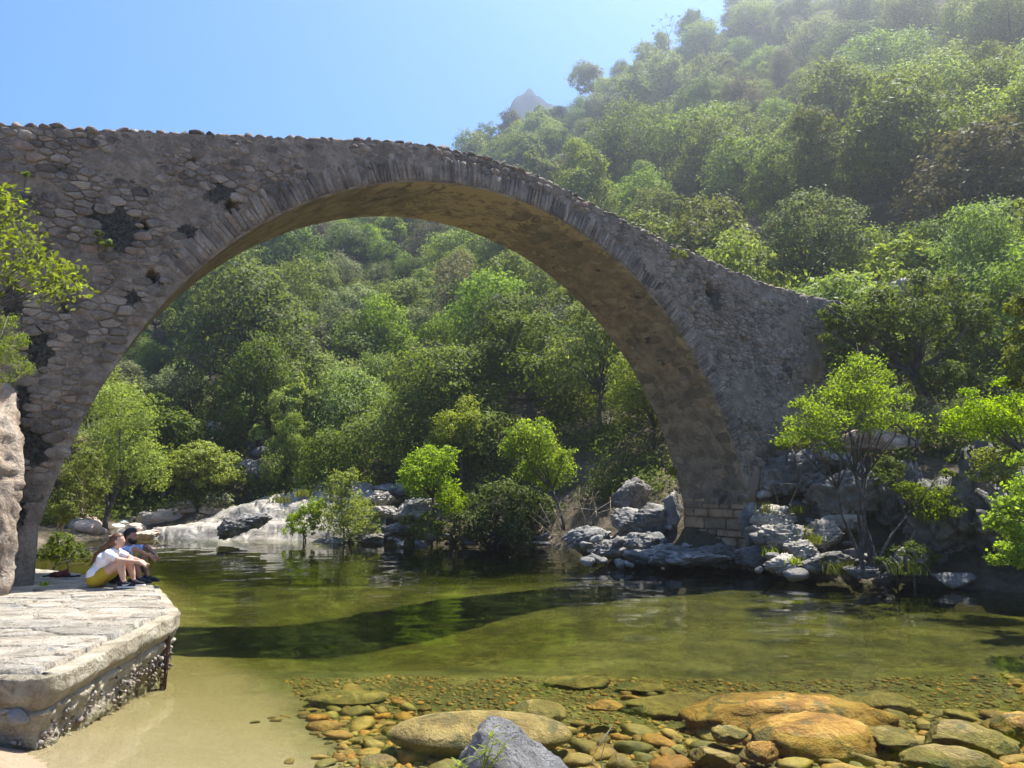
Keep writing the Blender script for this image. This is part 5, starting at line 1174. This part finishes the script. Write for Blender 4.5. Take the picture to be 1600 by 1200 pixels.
for i, (px, py, d, h, n, lab, mt) in enumerate([(1195, 800, 19.6, 18, 40, 'grass tuft at the pier edge above the sunlit ledges', 'grass'), (1247, 800, 19.5, 14, 40, 'grass tuft below the small sunlit cap rock', 'grass'), (1255, 838, 18.9, 20, 60, 'yellowing grass tuft in a crack of the middle ledge', 'grass'), (1272, 848, 18.6, 18, 50, 'yellowing grass tuft right of the middle ledge', 'grass'), (1208, 868, 18.6, 18, 40, 'green grass tuft on the dark rock by the ledges', 'alder'), (1240, 880, 17.9, 14, 40, 'green tuft on the pale point of rock', 'alder'), (440, 785, 32.5, 14, 60, 'green grass streak across the granite slab', 'grass'), (470, 775, 33.2, 12, 60, 'green grass upper right on the granite slab', 'grass'), (1268, 722, 21.8, 16, 60, 'sunlit grass on the slanting rock edge', 'grass'), (1048, 740, 22., 14, 40, 'grass tuft at the left shoulder of the pier', 'grass'), (1310, 895, 17.6, 26, 90, 'dark reeds at the waterline below the alder', 'mid'), (1420, 895, 17., 30, 120, 'dark rushes at the waterline below the cliff', 'mid'), (68, 912, 11.6, 8, 14, 'tiny grass sprout at the foot of the left pier', 'alder')]):
    tuft(px, py, d, h, n, lab, 950 + i, mt, wpx=h * 1.2)
# dead sticks on the shaded bank
for i, (px, py, d, lab, n) in enumerate([(925, 790, 25.5, 'pale dead brushwood left of the pier rocks', 9), (1225, 755, 20.6, 'dead twigs hanging in front of the dark rock wall', 12), (870, 800, 26.5, 'tangled dead branches on the shaded bank', 16)]):
    g = np.random.default_rng(990 + i); b = at(px, py + 30, d); e = MB()
    for k in range(n):
        a = np.array([g.normal(0, .5), g.normal(0, .3), 0]); t = a + np.array([g.normal(-.2, .5), g.normal(0, .3), g.uniform(.5, 1.5)]); m_ = (a + t) / 2 + g.normal(0, .12, 3); e.tube([a, m_, t], [.014, .01, .004], 4); e.tube([m_, m_ + g.normal(0, .3, 3)], [.007, .003], 4)
    tag(obj('dead_brushwood', e.mesh('dead_brushwood'), M['paletwig'], loc=b), lab, 'branches')

# ------------------------------------------------------------------ the two people on the platform
def nets(f, lo, hi, h):
    """surface nets: mesh of f(P) = 0"""
    lo = np.array(lo, float); n = np.ceil((np.array(hi) - lo) / h).astype(int) + 1
    ax = [lo[i] + h * np.arange(n[i]) for i in range(3)]; G = np.stack(np.meshgrid(*ax, indexing='ij'), -1); F = f(G.reshape(-1, 3)).reshape(n); S = F < 0
    acc = np.zeros((*(n - 1), 3)); cnt = np.zeros(n - 1)
    for axis in range(3):
        o1, o2 = [a for a in range(3) if a != axis]
        for i in (0, 1):
            for j in (0, 1):
                sl0 = [None] * 3; sl1 = [None] * 3
                for a, b in ((o1, i), (o2, j)): sl0[a] = sl1[a] = slice(b, n[a] - 1 + b)
                sl0[axis] = slice(0, n[axis] - 1); sl1[axis] = slice(1, n[axis]); f0, f1 = F[tuple(sl0)], F[tuple(sl1)]
                m = (f0 < 0) != (f1 < 0); t = np.where(m, f0 / np.where(m, f0 - f1, 1), 0); v = np.zeros((*f0.shape, 3)); v[..., axis] = t; v[..., o1] = i; v[..., o2] = j
                acc += v * m[..., None]; cnt += m
    act = cnt > 0; idx = -np.ones(n - 1, int); idx[act] = np.arange(act.sum())
    C = np.stack(np.meshgrid(*[np.arange(k - 1) for k in n], indexing='ij'), -1)
    V = lo + h * (C[act] + acc[act] / cnt[act][:, None]); Q = []
    for axis in range(3):
        o1, o2 = [(1, 2), (2, 0), (0, 1)][axis]; s0 = [slice(1, k - 1) for k in n]; s0[axis] = slice(0, n[axis] - 1); s1 = list(s0); s1[axis] = slice(1, n[axis])
        a, b = S[tuple(s0)], S[tuple(s1)]; e = np.argwhere(a != b)
        if not len(e): continue
        fl = a[tuple(e.T)]; p = e.copy(); p[:, o1] += 1; p[:, o2] += 1
        def cell(d1, d2): q = p.copy(); q[:, o1] += d1; q[:, o2] += d2; return idx[q[:, 0], q[:, 1], q[:, 2]]
        q = np.stack([cell(-1, -1), cell(0, -1), cell(0, 0), cell(-1, 0)], 1); q[~fl] = q[~fl][:, ::-1]; Q.append(q)
    return V, np.concatenate(Q)
def rcone(P, a, b, ra, rb):
    a = np.array(a, float); b = np.array(b, float); ab = b - a; t = np.clip(((P - a) @ ab) / (ab @ ab + 1e-12), 0, 1)
    return np.linalg.norm(P - (a + t[:, None] * ab), axis=1) - (ra + (rb - ra) * t)
def ell(P, c, r): r = np.array(r, float); q = (P - np.array(c)) / r; k = np.linalg.norm(q, axis=1); return (k - 1) * r.min()
def smin(a, b, k): h = np.clip(.5 + .5 * (b - a) / k, 0, 1); return b + (a - b) * h - k * h * (1 - h)
def blend(P, prims, k=.03):
    d = None
    for p in prims:
        e = ell(P, p[1], p[2]) if p[0] == 'e' else rcone(P, *p[1:]); kk = k
        d = e if d is None else smin(d, e, kk)
    return d
def sdf_obj(name, prims, mat, parent, h=.008, k=.025, cut=None, wob=0.):
    pts = []
    for p in prims:
        if p[0] == 'e': pts += [np.array(p[1]) - p[2], np.array(p[1]) + p[2]]
        else: pts += [np.array(p[1]) - p[3], np.array(p[1]) + p[3], np.array(p[2]) - p[4], np.array(p[2]) + p[4]]
    lo = np.min(pts, 0) - .03; hi = np.max(pts, 0) + .03
    def f(P):
        d = blend(P, prims, k)
        if wob: d = d + fbm(P * 14, 3, 5) * wob
        if cut is not None: d = np.maximum(d, cut(P))
        return d
    V, Q = nets(f, lo, hi, h); return obj(name, mesh(name, V, Q, True), mat, parent)
def hand(w, d, side):
    """palm and five bent fingers; w wrist, d pointing direction, side = across the palm"""
    w = np.array(w, float); d = unit(np.array(d, float)); s = np.array(side, float); s = unit(s - (s @ d) * d); n = np.cross(d, s); P = []
    pc = w + d * .045; P.append(('c', w, w + d * .03, .021, .024)); P.append(('c', pc - s * .022, pc + s * .022, .019, .017)); P.append(('c', w + d * .06 - s * .026, w + d * .06 + s * .026, .015, .014))
    for i, l in enumerate((.036, .042, .04, .031)):
        b = w + d * .07 + s * (.03 - .02 * i); k1 = b + d * l - n * .006; k2 = k1 + (d * .55 - n * .85) * l * .75; P += [('c', b - d * .01, k1, .0095, .0088), ('c', k1, k2, .0088, .0075)]
    tb = w + d * .025 + s * .026; P += [('c', tb, tb + d * .03 + s * .022 - n * .008, .0115, .01), ('c', tb + d * .03 + s * .022 - n * .008, tb + d * .055 + s * .022 - n * .02, .01, .008)]
    return P
M['skin_w'] = plain('skin_light', (.5, .3, .215), .5, .35, .08); M['skin_m'] = plain('skin_tan', (.28, .155, .105), .5, .35, .08)
M['tee'] = plain('white_cotton', (.74, .73, .76), .9, .1, .06, 20); M['tee2'] = plain('pale_blue_cotton', (.34, .46, .68), .9, .1, .06, 20)
M['mustard'] = plain('mustard_cotton', (.42, .3, .03), .9, .1, .12, 25); M['black'] = plain('black_fabric', (.018, .018, .022), .8, .2, .2, 25)
M['hairw'] = plain('brown_hair', (.11, .055, .03), .45, .4, .4, 60); M['hairm'] = plain('dark_hair', (.014, .011, .01), .5, .35, .3, 60)
M['rubber'] = plain('white_rubber', (.75, .74, .72), .6, .3); M['eye'] = plain('dark_eye', (.02, .015, .012), .2, .5); M['navy'] = plain('navy_shoe', (.02, .024, .04), .7, .3, .2)
K = .0102
def shoe(parent, heel, toe, mu, ms, swoosh=False):
    heel = np.array(heel); toe = np.array(toe); d = unit(toe - heel); L_ = np.linalg.norm(toe - heel)
    up = sdf_obj('shoe', [('c', heel + [0, 0, .055], heel + d * L_ * .35 + [0, 0, .06], .04, .04), ('c', heel + d * L_ * .3 + [0, 0, .05], toe + [0, 0, .032], .042, .03), ('c', heel + [0, 0, .07], heel + d * .04 + [0, 0, .1], .038, .036)], mu, parent, .007, .02, cut=lambda P: .022 - P[:, 2])
    so = sdf_obj('sole', [('c', heel + [0, 0, .018], toe + [0, 0, .018], .045, .04)], ms, up, .007, .01, cut=lambda P: np.abs(P[:, 2] - .014) - .012)
    if swoosh:
        u = np.linspace(0, 1, 14); x = .02 + .13 * u; zc = .05 + .035 * (u - .35) ** 2 * 2 - .01 * (1 - u); th_ = .012 * np.sin(np.clip(u * 1.15, 0, 1) * math.pi) * (1 - .75 * u) + .0015
        nrm = np.array([d[1], -d[0], 0]); nrm = nrm if nrm[1] < 0 else -nrm
        def pt(xx, z): b = heel + d * (.03 + xx) + [0, 0, z]; return b + nrm * (.046 - .06 * max(0, xx - .08))
        V = [pt(a, z + t) for a, z, t in zip(x, zc, th_)] + [pt(a, z - t) for a, z, t in zip(x, zc, th_)]; Q = [(i, i + 1, 14 + i + 1, 14 + i) for i in range(13)]
        o = obj('swoosh_mark', mesh('swoosh_mark', np.array(V), np.array(Q)), M['rubber'], up); md = o.modifiers.new('s', 'SOLIDIFY'); md.thickness = .004
def wp(x, z, y=0.): return np.array([(x) * K, y, z * K])
def person(label, o, J, skin, tee, shorts, hair_prims, hair_mat, sh1, sh2, nose_y, beard=False, swoosh=False):
    e = empty('person', o); tag(e, label, 'person')
    hip, chest, sho, neck, head = [wp(*J[k]) for k in ('hip', 'chest', 'sho', 'neck', 'head')]
    body = [('c', hip + [0, -.09, 0], hip + [0, .09, 0], .1, .1), ('c', hip, chest, .115, .12), ('c', chest + [0, -.06, 0], chest + [0, .06, 0], .105, .105), ('c', sho + [-.01, -.13, -.02], sho + [-.01, .13, -.02], .05, .05), ('c', chest, sho, .11, .075), ('c', sho + [0, 0, .01], neck + [0.01, 0, 0], .05, .045), ('c', neck, head, .045, .05)]
    fx = head + [.012, 0, 0]
    body += [('e', head, (.092, .072, .105)), ('e', head + np.array([.03, 0, -.035]), (.06, .052, .062)), ('c', head + np.array([.08, 0, .012]), head + np.array([.1, 0, -.02]), .008, .013), ('c', head + np.array([.072, -.018, -.05]), head + np.array([.072, .018, -.05]), .012, .012), ('c', head + np.array([.055, 0, -.085]), head + np.array([.07, 0, -.082]), .024, .018), ('e', head + np.array([-.005, -.073, -.005]), (.018, .01, .028)), ('e', head + np.array([-.005, .073, -.005]), (.018, .01, .028))]
    for y, kn, an, el, wr in J['limb']:
        kn, an, el, wr = wp(*kn), wp(*an), wp(*el), wp(*wr)
        s_ = np.sign(y); h0 = hip + [0.02, s_ * .085, .0]; kn = kn + [0, y, 0]; an = an + [0, y, 0]; calf = an + (kn - an) * .68 + np.array([-.02, 0, 0])
        body += [('c', h0, kn, .088, .056), ('c', kn, an, .05, .034), ('c', calf, an + (kn - an) * .35, .052, .04), ('c', an, an + [.02, 0, -.04], .034, .034)]
        a0 = sho + np.array([0, s_ * .165, -.03]); el2 = el + [0, s_ * .16, 0]; wr2 = wr + [0, s_ * .06, 0]
        body += [('c', a0, el2, .046, .036), ('c', el2, wr2, .036, .025)]; body += hand(wr2, (wr2 - el2) + np.array([.02, -s_ * .04, -.1]), (0, -s_, .3))
    b = sdf_obj('body', body, skin, e, .0075, .022)
    # clothing follows the body
    tp = [('c', hip + [-.01, -.07, .06], hip + [-.01, .07, .06], .118, .118), ('c', hip + [-.005, 0, .03], chest, .13, .132), ('c', chest + [0, -.06, 0], chest + [0, .06, 0], .118, .118), ('c', sho + [-.01, -.13, -.02], sho + [-.01, .13, -.02], .062, .062), ('c', chest, sho + [0, 0, -.02], .122, .085)]
    for y, kn, an, el, wr in J['limb']:
        s_ = np.sign(y); a0 = sho + np.array([0, s_ * .16, -.03]); el2 = wp(*el) + [0, s_ * .16, 0]; tp.append(('c', a0, a0 + (el2 - a0) * .62, .057, .054))
    hemn = unit(chest - hip)
    sdf_obj('shirt', tp, tee, e, .0085, .03, cut=lambda P: np.maximum(-((P - (hip + [0, 0, .0])) @ hemn) - .02, .055 - np.linalg.norm(P - (neck + [.015, 0, .03]), axis=1)), wob=.009)
    sp = [('c', hip + [0, -.085, -.005], hip + [0, .085, -.005], .112, .112)]
    for y, kn, an, el, wr in J['limb']:
        s_ = np.sign(y); h0 = hip + [0.02, s_ * .085, 0]; k2 = wp(*kn) + [0, y, 0]; sp.append(('c', h0, h0 + (k2 - h0) * J['short'], .104, .096))
    sdf_obj('shorts', sp, shorts, e, .0085, .025, wob=.003)
    hr = sdf_obj('hair', [('e', head + np.array(p[1]), p[2]) if p[0] == 'e' else ('c', head + np.array(p[1]), head + np.array(p[2]), p[3], p[4]) for p in hair_prims], hair_mat, e, .0075, .03, cut=lambda P: np.maximum(.0, (P[:, 0] - (head[0] + .052)) * (P[:, 2] < head[2] + .075) * (P[:, 2] > head[2] - .055) * 1.) - .0001 if False else np.where((P[:, 2] < head[2] + .06), P[:, 0] - (head[0] + .02), -1.), wob=.004)
    if beard: sdf_obj('beard', [('c', head + np.array([.0, -.055, -.01]), head + np.array([.03, -.045, -.07]), .022, .034), ('c', head + np.array([.0, .055, -.01]), head + np.array([.03, .045, -.07]), .022, .034), ('c', head + np.array([.03, -.04, -.07]), head + np.array([.03, .04, -.07]), .036, .036), ('c', head + np.array([.055, 0, -.09]), head + np.array([.07, 0, -.08]), .042, .034), ('c', head + np.array([.088, -.016, -.036]), head + np.array([.088, .016, -.036]), .009, .009)], hair_mat, e, .0075, .02)
    for s_ in (-1, 1):
        ed = bpy.data.meshes.new('eye'); V, T = ico(2); obj('eye', mesh('eye', V * .009, T, True), M['eye'], e, loc=head + np.array([.079, s_ * .03, .012]))
    for (y, kn, an, el, wr), sw in zip(J['limb'], (swoosh, False)):
        a = wp(*an) + [0, y, 0]; h0 = np.array([a[0] - .05, a[1], 0]); shoe(e, h0, h0 + [.2, -.02 * 0, 0], sh1, sh2, sw)
    return e
W = dict(hip=(3, 12), chest=(15, 40), sho=(25, 52), neck=(27, 59), head=(30, 68), short=.34, limb=[(-.11, (42, 38), (48, 7), (40, 41), (66, 37)), (.1, (46, 37), (52, 7), (42, 41), (66, 36))])
person('woman with long brown hair, white shirt and mustard shorts, seated hugging her knees', on(148, 917, PLZ), W, M['skin_w'], M['tee'], M['mustard'],
       [('e', (-.012, 0, .015), (.1, .084, .108)), ('c', (-.05, -.0, -.02), (-.16, -.01, -.11), .078, .06), ('c', (-.16, -.01, -.11), (-.29, -.02, -.22), .058, .045), ('c', (-.29, -.02, -.22), (-.39, -.02, -.37), .042, .014)], M['hairw'], M['black'], M['rubber'], 0, swoosh=True)
Mn = dict(hip=(3, 12), chest=(13, 40), sho=(19, 53), neck=(20, 60), head=(23, 71), short=.75, limb=[(-.1, (38, 36), (46, 8), (40, 52), (58, 42)), (.12, (40, 37), (48, 8), (42, 53), (60, 43))])
person('bearded man in pale blue shirt and black shorts, seated behind the woman', on(170, 912, PLZ) + np.array([0, .12, 0]), Mn, M['skin_m'], M['tee2'], M['black'],
       [('e', (-.015, 0, .028), (.098, .082, .1)), ('c', (.0, 0, .06), (.045, 0, .085), .06, .045)], M['hairm'], M['navy'], M['black'], 0, beard=True)
# crumpled red and black bag on the paving
c = on(92, 902, PLZ); bag = empty('cloth_bag', c); tag(bag, 'crumpled dark red and black cloth bag lying on the shaded paving', 'bag')
sdf_obj('pouch', [('c', (-.12, 0, .035), (.12, .02, .04), .045, .06), ('c', (.0, -.05, .03), (.08, .06, .07), .05, .05)], plain('maroon_cloth', (.09, .022, .02), .85, .2, .3), bag, .008, .03, cut=lambda P: .004 - P[:, 2], wob=.02)
mb = MB(); mb.tube([(-.1, 0, .04), (-.22, -.05, .02), (-.27, .0, .015), (-.2, .06, .02)], .012, 5); mb.tube([(.12, 0, .04), (.22, -.03, .02), (.3, .0, .02), (.26, .05, .02), (.34, .03, .02)], .014, 5)
obj('strap', mb.mesh('strap', True), M['black'], bag)

# ------------------------------------------------------------------ the air
m = bpy.data.materials.new('haze_air'); m.use_nodes = True; nt = m.node_tree; nt.nodes.clear(); out = N(nt, 'ShaderNodeOutputMaterial'); pv = N(nt, 'ShaderNodeVolumePrincipled')
pv.inputs['Color'].default_value = (.84, .92, 1, 1); pv.inputs['Density'].default_value = .0016; pv.inputs['Anisotropy'].default_value = .78; L(nt, pv.outputs[0], out.inputs['Volume'])
hz = boxm('haze', 1900, 1900, 152, (0, 0, 69), 0); tag(obj('haze', hz, m), 'pale sunlit haze hanging in the valley air', 'haze', kind='stuff')
